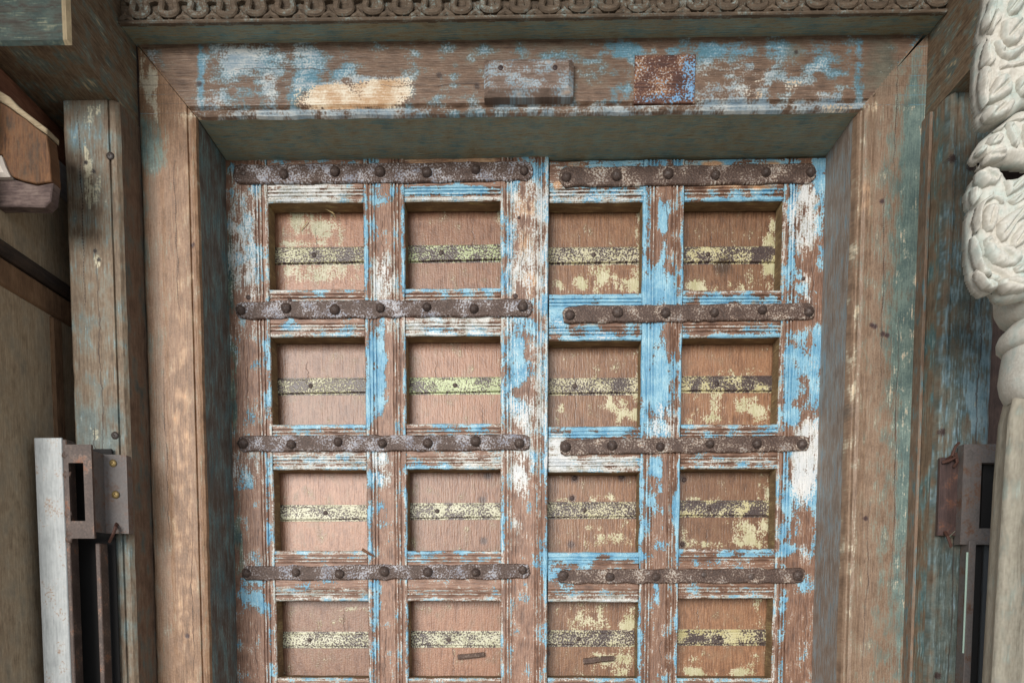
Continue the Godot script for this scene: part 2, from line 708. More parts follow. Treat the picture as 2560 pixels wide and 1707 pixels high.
func lathe(cx: float, cz: float, prof: PackedVector2Array, seg: int, facets: float) -> ArrayMesh:
	var st := SurfaceTool.new()
	st.begin(Mesh.PRIMITIVE_TRIANGLES)
	st.set_smooth_group(0)
	var rows := []
	for p in prof:
		var row := PackedVector3Array()
		for k in seg:
			var t := TAU * k / seg
			var r := p.x * (1.0 - facets * absf(sin(t * 5.0))) + wobble.get_noise_3d(cos(t) * 20.0, p.y * 30.0, sin(t) * 20.0) * 0.0022
			row.append(Vector3(cx + cos(t) * r, p.y, cz + sin(t) * r))
		rows.append(row)
	for i in rows.size() - 1:
		for k in seg:
			var m := (k + 1) % seg
			for v in [rows[i][k], rows[i + 1][k], rows[i + 1][m], rows[i][k], rows[i + 1][m], rows[i][m]]:
				st.add_vertex(v)
	st.generate_normals()
	return st.commit()


func _ready() -> void:
	# ------------------------------------------------ camera, sky, sun, exposure
	var cam := Camera3D.new()
	cam.name = "camera"
	cam.projection = Camera3D.PROJECTION_FRUSTUM
	cam.near = 0.05
	cam.far = 200.0
	cam.size = 0.05 * 1707.0 / 1850.0
	cam.frustum_offset = Vector2((1280.0 - 1260.0) / 1850.0, (1600.0 - 853.5) / 1850.0) * 0.05
	cam.position = Vector3(0, 1.6, 1.85)
	cam.look_at_from_position(cam.position, cam.position + Vector3(-0.017957, -0.066353, -0.997635))
	add_child(cam)

	var env := Environment.new()
	env.tonemap_mode = Environment.TONE_MAPPER_LINEAR
	env.tonemap_exposure = 1.36
	env.background_mode = Environment.BG_SKY
	var sky := Sky.new()
	var sm := ProceduralSkyMaterial.new()
	sm.sky_top_color = Color(0.55, 0.6, 0.66)
	sm.sky_horizon_color = Color(0.86, 0.89, 0.92)
	sm.sky_curve = 0.25
	sm.ground_horizon_color = Color(0.62, 0.6, 0.56)
	sm.ground_bottom_color = Color(0.36, 0.34, 0.31)
	sm.sky_energy_multiplier = 1.1
	sky.sky_material = sm
	env.sky = sky
	env.sdfgi_enabled = true
	env.ssao_enabled = true
	env.ssil_enabled = true
	var we := WorldEnvironment.new()
	we.environment = env
	add_child(we)

	var sun := DirectionalLight3D.new()
	sun.name = "sun"
	sun.light_color = Color(1.0, 0.985, 0.965)
	sun.light_energy = 0.8
	sun.light_angular_distance = 30.0
	sun.shadow_enabled = true
	sun.look_at_from_position(Vector3(-0.31, 0.16, 1.0), Vector3.ZERO)
	add_child(sun)

	wobble.seed = 5
	wobble.frequency = 1.0
	rng.seed = 4
	make_noise()
	build_setting()
	build_frame()
	build_posts()
	build_leaves()
	build_column()
	build_left_side()
	build_hardware()


# ---------------------------------------------------------------- ground, walls

func build_setting() -> void:
	var gm := tile(true, [rgb(160, 150, 136), rgb(184, 175, 160), rgb(202, 194, 180)], [], 3, 0.9, 0.1, 2.0)
	var g := MeshInstance3D.new()
	g.name = "ground"
	var pm := BoxMesh.new()
	pm.size = Vector3(60, 0.2, 60)
	g.mesh = pm
	g.position = Vector3(0, -0.1, 20)
	g.material_override = gm
	add_child(g)
	structure(g, "pale trodden ground in front of the door")
	var rm := tile(false, [rgb(96, 90, 84), rgb(120, 114, 108), rgb(140, 134, 128)], [], 6, 0.9, 0.1, 2.0)
	structure(obj("added_roof", [box(-4.0, 3.15, -0.4, 4.0, 3.25, 1.7)], [rm]), "slab overhead out of view, added to block the high sky")  # unseen slab, added to cut the sky light on the upper frame
	var wm := tile(true, [rgb(42, 32, 30), rgb(58, 45, 42), rgb(74, 60, 54)], [], 8, 0.9, 0.2)
	structure(obj("wall", [box(-4.0, 0.0, -0.4, 4.0, 3.14, -0.1)], [wm]), "dark wall behind the door frame")


# ---------------------------------------------------------------- the two leaves

func build_leaves() -> void:
	var front := Atlas.new(-0.73, 2.66, 1.49, 1.42, 1000.0)
	var cream := cover(front, [[-0.666, 2.463, 0.033, 0.134, 0.5], [-0.658, 2.381, 0.029, 0.062, 0.15], [-0.672, 2.241, 0.042, 0.026, 0.25], [-0.660, 2.032, 0.032, 0.023, 0.15], [-0.679, 1.910, 0.034, 0.045, 0.42], [-0.658, 1.673, 0.024, 0.024, 0.35], [-0.516, 2.564, 0.095, 0.025, 0.55], [-0.157, 2.549, 0.116, 0.011, 0.3], [-0.584, 2.327, 0.064, 0.011, 0.2], [-0.158, 2.324, 0.106, 0.011, 0.15], [-0.489, 2.235, 0.118, 0.013, 0.25], [-0.158, 2.249, 0.117, 0.028, 0.5], [-0.482, 1.999, 0.108, 0.013, 0.12], [-0.484, 1.925, 0.113, 0.024, 0.4], [-0.117, 1.924, 0.075, 0.019, 0.35], [-0.489, 1.597, 0.115, 0.015, 0.25], [-0.328, 2.358, 0.027, 0.052, 0.6], [-0.329, 2.244, 0.023, 0.019, 0.15], [-0.335, 1.903, 0.026, 0.043, 0.5], [-0.337, 2.020, 0.021, 0.021, 0.1], [0.017, 2.437, 0.043, 0.133, 0.4], [0.011, 2.356, 0.036, 0.052, 0.15], [0.017, 2.118, 0.045, 0.136, 0.36], [0.012, 1.918, 0.032, 0.043, 0.5], [0.007, 1.865, 0.015, 0.032, 0.5], [0.002, 1.748, 0.013, 0.043, 0.35], [0.064, 2.437, 0.015, 0.185, 0.25], [0.067, 2.086, 0.013, 0.158, 0.2], [0.016, 2.569, 0.036, 0.031, 0.2], [0.017, 2.023, 0.043, 0.042, 0.2], [0.189, 2.552, 0.115, 0.017, 0.45], [0.105, 2.594, 0.021, 0.030, 0.3], [0.574, 2.549, 0.063, 0.015, 0.15], [0.192, 2.221, 0.085, 0.013, 0.2], [0.102, 2.252, 0.023, 0.021, 0.35], [0.098, 1.944, 0.026, 0.042, 0.6], [0.194, 1.915, 0.107, 0.015, 0.55], [0.108, 1.971, 0.019, 0.019, 0.25], [0.525, 1.914, 0.075, 0.013, 0.25], [0.523, 1.990, 0.096, 0.011, 0.1], [0.110, 1.629, 0.024, 0.032, 0.2], [0.197, 1.580, 0.108, 0.009, 0.3], [0.364, 2.022, 0.026, 0.042, 0.5], [0.332, 1.996, 0.015, 0.023, 0.4], [0.359, 2.302, 0.021, 0.012, 0.2], [0.684, 2.493, 0.031, 0.071, 0.65], [0.708, 2.563, 0.024, 0.030, 0.3], [0.699, 2.340, 0.014, 0.037, 0.3], [0.703, 2.300, 0.013, 0.014, 0.4], [0.731, 2.124, 0.012, 0.135, 0.2], [0.695, 2.104, 0.025, 0.052, 0.15], [0.710, 1.926, 0.034, 0.084, 0.75], [0.696, 1.842, 0.027, 0.053, 0.35], [0.711, 1.699, 0.020, 0.017, 0.4], [0.701, 1.597, 0.015, 0.013, 0.2], [0.731, 2.492, 0.013, 0.091, 0.15]])
	var blue := cover(front, [[-0.673, 2.624, 0.027, 0.012, 0.4], [-0.578, 2.634, 0.032, 0.008, 0.3], [-0.578, 2.634, 0.013, 0.006, 0.2], [-0.470, 2.634, 0.015, 0.009, 0.35], [-0.419, 2.628, 0.019, 0.009, 0.4], [-0.346, 2.631, 0.015, 0.008, 0.35], [-0.015, 2.628, 0.015, 0.010, 0.1], [-0.659, 2.535, 0.035, 0.051, 0.3], [-0.657, 2.402, 0.030, 0.072, 0.36], [-0.666, 2.484, 0.029, 0.134, 0.1], [-0.677, 2.236, 0.025, 0.023, 0.25], [-0.677, 2.026, 0.028, 0.019, 0.22], [-0.677, 1.904, 0.027, 0.043, 0.36], [-0.667, 1.877, 0.010, 0.021, 0.2], [-0.652, 1.673, 0.019, 0.024, 0.3], [-0.667, 1.597, 0.030, 0.044, 0.55], [-0.666, 1.553, 0.011, 0.022, 0.2], [-0.644, 1.553, 0.006, 0.033, 0.2], [-0.618, 2.131, 0.004, 0.116, 0.5], [-0.621, 1.802, 0.004, 0.108, 0.45], [-0.621, 1.476, 0.005, 0.099, 0.35], [-0.473, 2.554, 0.063, 0.009, 0.15], [-0.157, 2.565, 0.116, 0.011, 0.62], [-0.178, 2.565, 0.063, 0.010, 0.2], [-0.158, 2.326, 0.095, 0.009, 0.25], [-0.488, 2.328, 0.096, 0.009, 0.2], [-0.564, 2.251, 0.023, 0.013, 0.3], [-0.201, 2.249, 0.042, 0.017, 0.35], [-0.137, 2.231, 0.096, 0.011, 0.3], [-0.457, 2.233, 0.064, 0.009, 0.25], [-0.138, 1.998, 0.075, 0.008, 0.3], [-0.461, 2.004, 0.108, 0.008, 0.25], [-0.484, 1.920, 0.108, 0.022, 0.2], [-0.224, 1.908, 0.065, 0.009, 0.3], [-0.138, 1.940, 0.054, 0.009, 0.2], [-0.183, 1.694, 0.087, 0.007, 0.35], [-0.489, 1.613, 0.066, 0.013, 0.2], [-0.544, 1.608, 0.022, 0.011, 0.2], [-0.368, 2.440, 0.006, 0.113, 0.6], [-0.366, 2.130, 0.007, 0.116, 0.55], [-0.366, 1.791, 0.006, 0.108, 0.5], [-0.361, 1.498, 0.005, 0.110, 0.45], [-0.327, 2.562, 0.025, 0.025, 0.3], [-0.345, 2.502, 0.010, 0.072, 0.28], [-0.328, 2.358, 0.027, 0.052, 0.2], [-0.343, 2.161, 0.017, 0.105, 0.66], [-0.341, 2.067, 0.013, 0.032, 0.3], [-0.337, 1.919, 0.025, 0.043, 0.35], [-0.348, 1.877, 0.015, 0.021, 0.3], [-0.336, 1.786, 0.013, 0.039, 0.4], [-0.351, 1.586, 0.008, 0.055, 0.5], [-0.278, 2.440, 0.007, 0.113, 0.4], [-0.273, 2.130, 0.008, 0.105, 0.25], [-0.273, 1.791, 0.006, 0.097, 0.3], [-0.274, 1.477, 0.006, 0.088, 0.4], [0.016, 2.615, 0.036, 0.025, 0.36], [0.045, 2.569, 0.013, 0.061, 0.3], [-0.005, 2.559, 0.013, 0.041, 0.4], [0.011, 2.397, 0.040, 0.082, 0.2], [-0.010, 2.438, 0.013, 0.051, 0.2], [0.017, 2.191, 0.038, 0.063, 0.3], [-0.003, 2.159, 0.017, 0.084, 0.42], [0.007, 2.086, 0.028, 0.084, 0.25], [0.028, 2.263, 0.017, 0.041, 0.35], [0.034, 1.918, 0.011, 0.028, 0.4], [0.012, 2.024, 0.032, 0.042, 0.15], [-0.028, 2.397, 0.009, 0.123, 0.25], [-0.031, 2.108, 0.009, 0.105, 0.35], [-0.035, 1.790, 0.006, 0.086, 0.25], [0.068, 2.294, 0.012, 0.344, 0.3], [0.070, 1.790, 0.009, 0.172, 0.34], [0.067, 1.466, 0.006, 0.066, 0.2], [0.220, 2.626, 0.115, 0.011, 0.5], [0.344, 2.624, 0.052, 0.010, 0.3], [0.531, 2.624, 0.135, 0.012, 0.62], [0.727, 2.620, 0.019, 0.010, 0.5], [0.199, 2.562, 0.105, 0.027, 0.4], [0.553, 2.554, 0.073, 0.021, 0.22], [0.533, 2.536, 0.104, 0.007, 0.5], [0.615, 2.554, 0.042, 0.016, 0.3], [0.351, 2.506, 0.013, 0.035, 0.62], [0.353, 2.445, 0.008, 0.041, 0.45], [0.337, 2.394, 0.013, 0.031, 0.25], [0.353, 2.363, 0.013, 0.041, 0.4], [0.349, 2.322, 0.038, 0.035, 0.62], [0.327, 2.353, 0.013, 0.041, 0.3], [0.375, 2.343, 0.009, 0.041, 0.3], [0.336, 2.158, 0.025, 0.094, 0.68], [0.362, 2.106, 0.026, 0.063, 0.35], [0.383, 2.157, 0.011, 0.052, 0.25], [0.352, 2.053, 0.032, 0.042, 0.42], [0.348, 1.996, 0.028, 0.021, 0.4], [0.342, 1.904, 0.017, 0.021, 0.62], [0.349, 1.875, 0.008, 0.023, 0.4], [0.329, 1.811, 0.010, 0.053, 0.4], [0.350, 1.822, 0.013, 0.032, 0.35], [0.388, 1.822, 0.007, 0.043, 0.4], [0.362, 1.779, 0.007, 0.032, 0.3], [0.355, 1.710, 0.015, 0.013, 0.35], [0.346, 1.602, 0.008, 0.028, 0.55], [0.338, 1.532, 0.022, 0.033, 0.1], [0.340, 1.379, 0.033, 0.015, 0.25], [0.318, 1.445, 0.007, 0.066, 0.2], [0.309, 2.435, 0.010, 0.133, 0.5], [0.307, 2.127, 0.010, 0.125, 0.5], [0.305, 1.790, 0.010, 0.118, 0.5], [0.304, 1.477, 0.008, 0.098, 0.35], [0.405, 2.434, 0.010, 0.112, 0.4], [0.407, 2.116, 0.011, 0.125, 0.55], [0.401, 1.790, 0.009, 0.107, 0.6], [0.404, 1.477, 0.008, 0.087, 0.45], [0.191, 2.305, 0.116, 0.017, 0.7], [0.107, 2.278, 0.026, 0.031, 0.55], [0.538, 2.303, 0.105, 0.015, 0.6], [0.202, 2.231, 0.106, 0.019, 0.4], [0.202, 2.212, 0.106, 0.009, 0.3], [0.592, 2.223, 0.042, 0.015, 0.4], [0.529, 2.216, 0.063, 0.007, 0.35], [0.194, 1.991, 0.117, 0.013, 0.6], [0.130, 1.976, 0.064, 0.011, 0.3], [0.587, 1.995, 0.064, 0.007, 0.3], [0.523, 1.974, 0.096, 0.009, 0.3], [0.205, 1.915, 0.096, 0.011, 0.2], [0.535, 1.908, 0.085, 0.006, 0.3], [0.482, 1.927, 0.043, 0.009, 0.2], [0.196, 1.688, 0.119, 0.010, 0.6], [0.121, 1.662, 0.065, 0.043, 0.42], [0.105, 1.618, 0.026, 0.032, 0.25], [0.572, 1.693, 0.075, 0.009, 0.35], [0.465, 1.672, 0.032, 0.009, 0.25], [0.540, 1.693, 0.107, 0.005, 0.2], [0.671, 2.593, 0.062, 0.015, 0.2], [0.726, 2.593, 0.018, 0.040, 0.5], [0.668, 2.523, 0.016, 0.061, 0.4], [0.719, 2.532, 0.018, 0.061, 0.3], [0.676, 2.402, 0.014, 0.061, 0.25], [0.680, 2.366, 0.008, 0.014, 0.45], [0.695, 2.300, 0.026, 0.035, 0.55], [0.734, 2.401, 0.011, 0.092, 0.3], [0.729, 2.197, 0.012, 0.062, 0.5], [0.692, 2.187, 0.011, 0.037, 0.5], [0.691, 2.104, 0.034, 0.073, 0.55], [0.675, 2.156, 0.012, 0.062, 0.25], [0.730, 2.083, 0.011, 0.115, 0.4], [0.677, 2.026, 0.019, 0.017, 0.35], [0.682, 1.979, 0.014, 0.042, 0.3], [0.702, 1.842, 0.031, 0.047, 0.42], [0.723, 1.863, 0.014, 0.042, 0.35], [0.681, 1.779, 0.013, 0.085, 0.35], [0.738, 1.789, 0.010, 0.128, 0.35], [0.709, 1.702, 0.026, 0.017, 0.35], [0.708, 1.618, 0.020, 0.028, 0.4], [0.660, 2.432, 0.010, 0.122, 0.35], [0.659, 2.125, 0.011, 0.125, 0.3], [0.662, 1.789, 0.012, 0.128, 0.4], [0.662, 1.499, 0.009, 0.109, 0.35]])
	var bare := cover(front, [[-0.462, 2.626, 0.063, 0.007, 0.35], [-0.157, 2.631, 0.115, 0.011, 0.6], [0.016, 2.529, 0.027, 0.035, 0.5], [0.022, 2.396, 0.023, 0.072, 0.35], [0.006, 2.458, 0.019, 0.031, 0.2], [0.033, 2.335, 0.013, 0.031, 0.3], [0.142, 2.626, 0.027, 0.009, 0.5], [0.438, 2.625, 0.052, 0.009, 0.4], [0.603, 2.620, 0.031, 0.009, 0.5], [0.709, 2.553, 0.015, 0.030, 0.3], [0.532, 2.569, 0.093, 0.007, 0.45], [0.097, 2.579, 0.011, 0.012, 0.6], [-0.137, 2.266, 0.042, 0.006, 0.3], [0.023, 2.023, 0.021, 0.027, 0.3], [0.714, 1.979, 0.027, 0.042, 0.25], [-0.117, 1.931, 0.043, 0.009, 0.3], [0.580, 2.300, 0.013, 0.006, 0.4], [0.202, 2.251, 0.074, 0.007, 0.3], [0.469, 2.620, 0.021, 0.007, 0.4]])
	var teal := cover(front, [[-0.698, 2.556, 0.011, 0.092, 0.3], [-0.703, 2.361, 0.013, 0.093, 0.55], [-0.704, 2.132, 0.013, 0.095, 0.5], [-0.704, 1.984, 0.011, 0.085, 0.3], [-0.701, 1.695, 0.016, 0.065, 0.45], [-0.699, 1.792, 0.009, 0.076, 0.3], [-0.700, 1.498, 0.006, 0.099, 0.15], [0.037, 2.599, 0.032, 0.041, 0.35], [-0.304, 2.562, 0.015, 0.026, 0.3], [0.335, 1.379, 0.044, 0.013, 0.3], [0.759, 1.510, 0.015, 0.065, 0.2]])
	var none := PackedByteArray()
	var coats := [
		coat(rgb(66, 88, 88), rgb(128, 138, 118), 0.08, 0.5, 0.25, 0.3, 0.2, 0.2, teal, 20.0),
		coat(rgb(164, 164, 154), rgb(214, 212, 206), 0.13, 0.55, 0.6, 0.7, 0.5, 0.22, cream, 60.0, 0.8),
		coat(rgb(96, 154, 186), rgb(154, 196, 212), 0.06, 0.42, 0.34, 0.8, 0.42, 0.1, blue, 90.0, 0.4),
		coat(rgb(182, 138, 104), rgb(214, 176, 138), 0.02, 0.25, 0.2, 0.4, 0.1, 0.35, bare, -30.0),
		coat(rgb(196, 202, 206), rgb(220, 220, 218), -0.12, 0.4, 0.6, 0.3, 0.5, 0.2, cream, 10.0, 0.35),
		coat(rgb(92, 70, 64), rgb(134, 106, 90), -0.1, 0.25, 0.5, 0.35, 0.8, 0.2, none, -30.0),
	]
	var coats_h := []
	for c in coats:
		coats_h.append(c.duplicate())
	coats_h[1].base += 0.08
	coats_h[2].base += 0.05
	coats_h[5].base -= 0.06
	var w_left := [rgb(100, 74, 60), rgb(146, 110, 90), rgb(178, 142, 118)]
	var w_right := [rgb(92, 67, 54), rgb(132, 98, 78), rgb(164, 130, 106)]
	var iron := [rgb(56, 41, 34), rgb(86, 66, 56), rgb(122, 100, 86)]
	var flecks := [coat(rgb(122, 84, 62), rgb(170, 128, 98), 0.22, 0.2, 0.0, 0.9, 0.5, 0.4, none, 10.0), coat(rgb(124, 128, 142), rgb(186, 188, 194), 0.36, 0.15, 0.0, 0.95, 0.9, 0.45, none, 45.0)]
	var flecks_less := [flecks[0], coat(rgb(126, 122, 122), rgb(190, 182, 170), 0.24, 0.1, 0.0, 0.9, 0.9, 0.4, none, 45.0)]
	var low := 1.27
	# columns: left stile, mullion, meeting stile; mullion, right stile
	var seg_l := [[-0.711, -0.607], [-0.375, -0.274], [-0.042, 0.0745]]
	var seg_r := [[0.302, 0.402], [0.638, 0.74]]
	var rails_l := [[2.54, 2.642], [2.222, 2.335], [1.9, 2.011], [1.574, 1.7], [1.28, 1.381]]
	var rails_c := [[2.537, 2.634], [2.211, 2.322], [1.893, 2.004], [1.572, 1.696], [1.28, 1.381]]
	var rails_d := [[2.537, 2.634], [2.216, 2.328], [1.9, 2.008], [1.581, 1.704], [1.28, 1.381]]
	var bays := [[-0.607, -0.375, rails_l, w_left], [-0.274, -0.042, rails_l, w_left], [0.0765, 0.302, rails_c, w_right], [0.402, 0.638, rails_d, w_right]]
	var k := 0
	for s in seg_l:
		k += 1
		var lines := bead_lines(s[0], 1.0) if k > 1 else []
		lines += bead_lines(s[1], -1.0)
		paint(front, s[0] - 0.002, low, s[1] + 0.002, 2.66, true, w_left, coats, k, lines)
	for s in seg_r:
		k += 1
		var lines := bead_lines(s[0], 1.0)
		if k == 4:
			lines += bead_lines(s[1], -1.0)
		paint(front, s[0] - 0.002, low, s[1] + 0.004, 2.66, true, w_right, coats, k, lines)
	for b in bays:
		for r in b[2].size():
			k += 1
			var y0: float = b[2][r][0]
			var y1: float = b[2][r][1]
			var lines := bead_lines(y0, 1.0)
			if r > 0:
				lines += bead_lines(y1, -1.0)
			paint(front, b[0] - 0.001, y0 - 0.002, b[1] + 0.001, y1 + 0.002, false, b[3], coats_h, k, lines)
	for c in [[1208, 470, 1204, 610, 0.8], [1190, 1180, 1188, 1420, 0.7], [1222, 820, 1218, 960, 0.6], [880, 500, 884, 600, 0.6], [1535, 430, 1540, 600, 0.7], [1870, 560, 1868, 760, 0.8], [1855, 1390, 1852, 1560, 0.8], [565, 800, 570, 950, 0.7], [585, 1420, 590, 1560, 0.7], [890, 1440, 886, 1560, 0.8], [1520, 1450, 1524, 1560, 0.7], [660, 670, 800, 672, 0.5], [1620, 750, 1760, 752, 0.5]]:
		crack(front, door_x(c[0], c[1]), door_y(c[1]), door_x(c[2], c[3]), door_y(c[3]), c[4] * 0.001, int(c[0]))
	var fm := finish(front, 0.48, 0.22)

	# recessed boards and the iron behind them share a second sheet
	var inner := Atlas.new(-0.73, 2.66, 1.49, 1.42, 900.0)
	var yellow := cover(inner, [[0.132, 2.367, 0.044, 0.015, 0.42], [0.229, 2.379, 0.065, 0.032, 0.45], [0.273, 2.362, 0.026, 0.015, 0.3], [0.206, 2.526, 0.108, 0.006, 0], [0.305, 2.378, 0.016, 0.032, 0.25], [0.628, 2.449, 0.023, 0.053, 0.45], [0.635, 2.397, 0.025, 0.053, 0.5], [0.490, 2.361, 0.065, 0.013, 0.35], [0.510, 2.408, 0.026, 0.023, 0.25], [0.576, 2.371, 0.033, 0.021, 0.2], [0.446, 2.356, 0.022, 0.009, 0.3], [0.632, 2.491, 0.011, 0.025, 0.3], [0.265, 2.069, 0.044, 0.030, 0.35], [0.288, 2.042, 0.040, 0.015, 0.4], [0.232, 2.080, 0.022, 0.017, 0.2], [0.303, 2.122, 0.010, 0.086, 0.3], [0.111, 2.064, 0.009, 0.015, 0.5], [0.506, 2.073, 0.016, 0.039, 0.5], [0.582, 2.067, 0.031, 0.024, 0.48], [0.452, 2.041, 0.033, 0.020, 0.35], [0.518, 2.030, 0.044, 0.011, 0.45], [0.627, 2.040, 0.033, 0.020, 0.3], [0.537, 2.148, 0.076, 0.009, 0.35], [0.451, 2.068, 0.013, 0.022, 0.25], [0.610, 2.046, 0.022, 0.022, 0.2], [0.224, 1.831, 0.038, 0.013, 0.42], [0.124, 1.829, 0.027, 0.009, 0.4], [0.236, 1.730, 0.067, 0.016, 0.42], [0.280, 1.758, 0.029, 0.027, 0.2], [0.290, 1.829, 0.023, 0.044, 0.15], [0.202, 1.761, 0.027, 0.006, 0.35], [0.617, 1.746, 0.029, 0.033, 0.55], [0.556, 1.768, 0.027, 0.020, 0.42], [0.524, 1.719, 0.066, 0.009, 0.4], [0.567, 1.746, 0.034, 0.022, 0.2], [0.435, 1.735, 0.016, 0.022, 0.4], [0.478, 1.831, 0.044, 0.007, 0.3], [0.632, 1.834, 0.022, 0.009, 0.35], [0.159, 1.529, 0.068, 0.038, 0.3], [0.204, 1.518, 0.023, 0.029, 0.25], [0.282, 1.530, 0.021, 0.034, 0.35], [0.260, 1.513, 0.045, 0.011, 0.3], [0.261, 1.406, 0.034, 0.029, 0.5], [0.205, 1.417, 0.027, 0.023, 0.3], [0.283, 1.440, 0.019, 0.056, 0.2], [0.238, 1.451, 0.045, 0.022, 0.2], [0.452, 1.406, 0.029, 0.023, 0.4], [0.519, 1.389, 0.090, 0.009, 0.4], [0.591, 1.401, 0.029, 0.016, 0.4], [0.462, 1.440, 0.023, 0.023, 0.2], [0.607, 1.463, 0.017, 0.045, 0.2], [0.506, 1.507, 0.089, 0.004, 0.2], [0.616, 1.552, 0.012, 0.045, 0.25]])
	var pale := cover(inner, [[-0.523, 2.522, 0.065, 0.032, 0.42], [-0.479, 2.500, 0.044, 0.017, 0.2], [-0.557, 2.469, 0.044, 0.009, 0.3], [-0.469, 2.474, 0.033, 0.015, 0.2], [-0.514, 2.400, 0.077, 0.024, 0.38], [-0.426, 2.405, 0.033, 0.032, 0.22], [-0.569, 2.384, 0.026, 0.032, 0.15], [-0.491, 2.469, 0.110, 0.007, 0.2], [-0.590, 1.897, 0.027, 0.022, 0.2], [-0.583, 2.224, 0.066, 0.007, 0.1], [-0.048, 2.232, 0.011, 0.064, 0.25], [-0.043, 2.549, 0.009, 0.063, 0.3], [0.304, 2.525, 0.012, 0.084, 0.4], [0.300, 2.378, 0.011, 0.042, 0.35], [0.632, 2.522, 0.012, 0.063, 0.2], [-0.212, 1.557, 0.101, 0.007, 0.2], [-0.438, 1.552, 0.056, 0.007, 0.25], [-0.098, 1.901, 0.056, 0.007, 0.2], [0.308, 2.176, 0.009, 0.054, 0.4], [0.641, 1.894, 0.013, 0.066, 0.25], [0.114, 1.552, 0.045, 0.022, 0.15], [0.620, 1.850, 0.022, 0.022, 0.15], [-0.570, 1.731, 0.022, 0.027, 0.1]])
	var p_coats := [
		coat(rgb(100, 74, 54), rgb(128, 104, 82), 0.2, 0.3, 0.2, 0.75, 0.0, 0.6, none, 0.0),
		coat(rgb(158, 154, 124), rgb(196, 190, 162), 0.1, 0.3, 0.15, 0.4, 0.35, 0.16, pale, 30.0),
		coat(rgb(176, 170, 130), rgb(204, 198, 166), 0.0, 0.3, 0.2, 0.75, 0.55, 0.14, yellow, 60.0),
	]
	var p_left := [rgb(122, 84, 62), rgb(166, 120, 93), rgb(196, 153, 124)]
	var p_right := [rgb(108, 76, 54), rgb(152, 110, 80), rgb(182, 140, 106)]
	var strap_iron := [rgb(58, 46, 44), rgb(80, 66, 62), rgb(100, 84, 74)]
	var chips := [
		coat(rgb(168, 166, 128), rgb(196, 194, 160), 0.46, 0.2, 0.0, 0.5, 0.95, 0.18, none, 60.0),
		coat(rgb(166, 178, 130), rgb(196, 206, 160), 0.5, 0.2, 0.0, 0.6, 0.9, 0.14, none, 60.0),
		coat(rgb(178, 172, 132), rgb(206, 200, 168), 0.46, 0.2, 0.0, 0.5, 0.95, 0.18, none, 60.0),
		coat(rgb(178, 168, 118), rgb(204, 196, 156), 0.44, 0.3, 0.0, 0.75, 0.8, 0.16, none, 60.0),
	]
	var strap_y := [[2.438, 2.117, 1.799, 1.473], [2.441, 2.117, 1.803, 1.475], [2.435, 2.115, 1.805, 1.477], [2.434, 2.119, 1.808, 1.48]]
	var strap_h := [0.018, 0.0165, 0.0165, 0.0155]
	for c in 4:
		var b: Array = bays[c]
		for r in 4:
			k += 1
			var y0: float = b[2][r + 1][1] - 0.02
			var y1: float = b[2][r][0] + 0.01
			var tone := []
			var shade: float = [0.0, 0.1, 0.04, 0.16, 0.07, 0.13][(c * 5 + r * 3) % 6]
			for w in (p_left if c < 2 else p_right):
				tone.append((w as Color).darkened(shade))
			paint(inner, b[0] - 0.03, y0, b[1] + 0.03, y1, true, tone, p_coats, k * 3, [], 0.8, [0.35, 0.6, 0.45, 0.3, 0.5][(c * 2 + r) % 5])
			var y: float = strap_y[c][r]
			var ch: Dictionary = chips[c].duplicate()
			if c < 2 and r > 1:
				ch.c0 = rgb(176, 174, 142)
				ch.c1 = rgb(212, 210, 184)
				ch.base = 0.58
			ch.base += [0.0, -0.06, 0.05, -0.02][(r + c) % 4]
			paint(inner, b[0] - 0.03, y - 0.021, b[1] + 0.03, y + 0.021, false, strap_iron, [ch], k * 5, [], 0.1)
	for p in [Vector2(-0.0762, 1.8925), Vector2(-0.0896, 1.8321), Vector2(-0.0876, 1.7281), Vector2(0.1456, 1.8864), Vector2(0.265, 1.8883), Vector2(0.1393, 1.836), Vector2(0.1378, 1.719), Vector2(0.4216, 1.8835), Vector2(0.422, 1.7187), Vector2(0.0753, 1.4392)]:
		mark(inner, p.x, p.y, 0.009, rgb(70, 50, 44), 0.8, 40.0)
	mark(inner, 0.5104, 2.408, 0.02, rgb(58, 44, 32), 0.7, 20.0)
	mark(inner, -0.0318, 2.3805, 0.012, rgb(80, 58, 46), 0.7, 20.0)
	for c in [[712, 490, 714, 560], [1085, 480, 1090, 560], [1120, 610, 1118, 655], [1330, 800, 1332, 970], [1338, 500, 1341, 560], [1650, 500, 1652, 560], [1000, 800, 998, 870], [1110, 905, 1112, 965], [780, 1400, 782, 1455], [1360, 1110, 1362, 1150], [1640, 1200, 1644, 1255], [1040, 1490, 1042, 1550], [1620, 1390, 1622, 1450], [690, 800, 694, 868]]:
		crack(inner, door_x(c[0], c[1]), door_y(c[1]), door_x(c[2], c[3]), door_y(c[3]), 0.0008, int(c[0]))
	var im := finish(inner, 0.36, 0.13)
	var reveal := tile(false, [rgb(96, 78, 54), rgb(130, 108, 78), rgb(160, 138, 102)], [coat(rgb(150, 138, 92), rgb(190, 178, 126), 0.22, 0.5, 0.4, 0.3, 0.2, 0.3)], 21, 0.75)
	var edge_wood := tile(true, [rgb(84, 64, 52), rgb(120, 94, 76), rgb(150, 122, 102)], [], 22, 0.8)

	var strap_sheet := Atlas.new(-0.73, 2.66, 1.49, 1.42, 1000.0)
	# left end x, right end x, centre y at the left, centre y at the right
	var straps_l := [[-0.6875, 0.0372, 2.6032, 2.6043], [-0.6889, 0.0349, 2.2842, 2.2856], [-0.6912, 0.0314, 1.9628, 1.9634], [-0.689, 0.0311, 1.6435, 1.6486]]
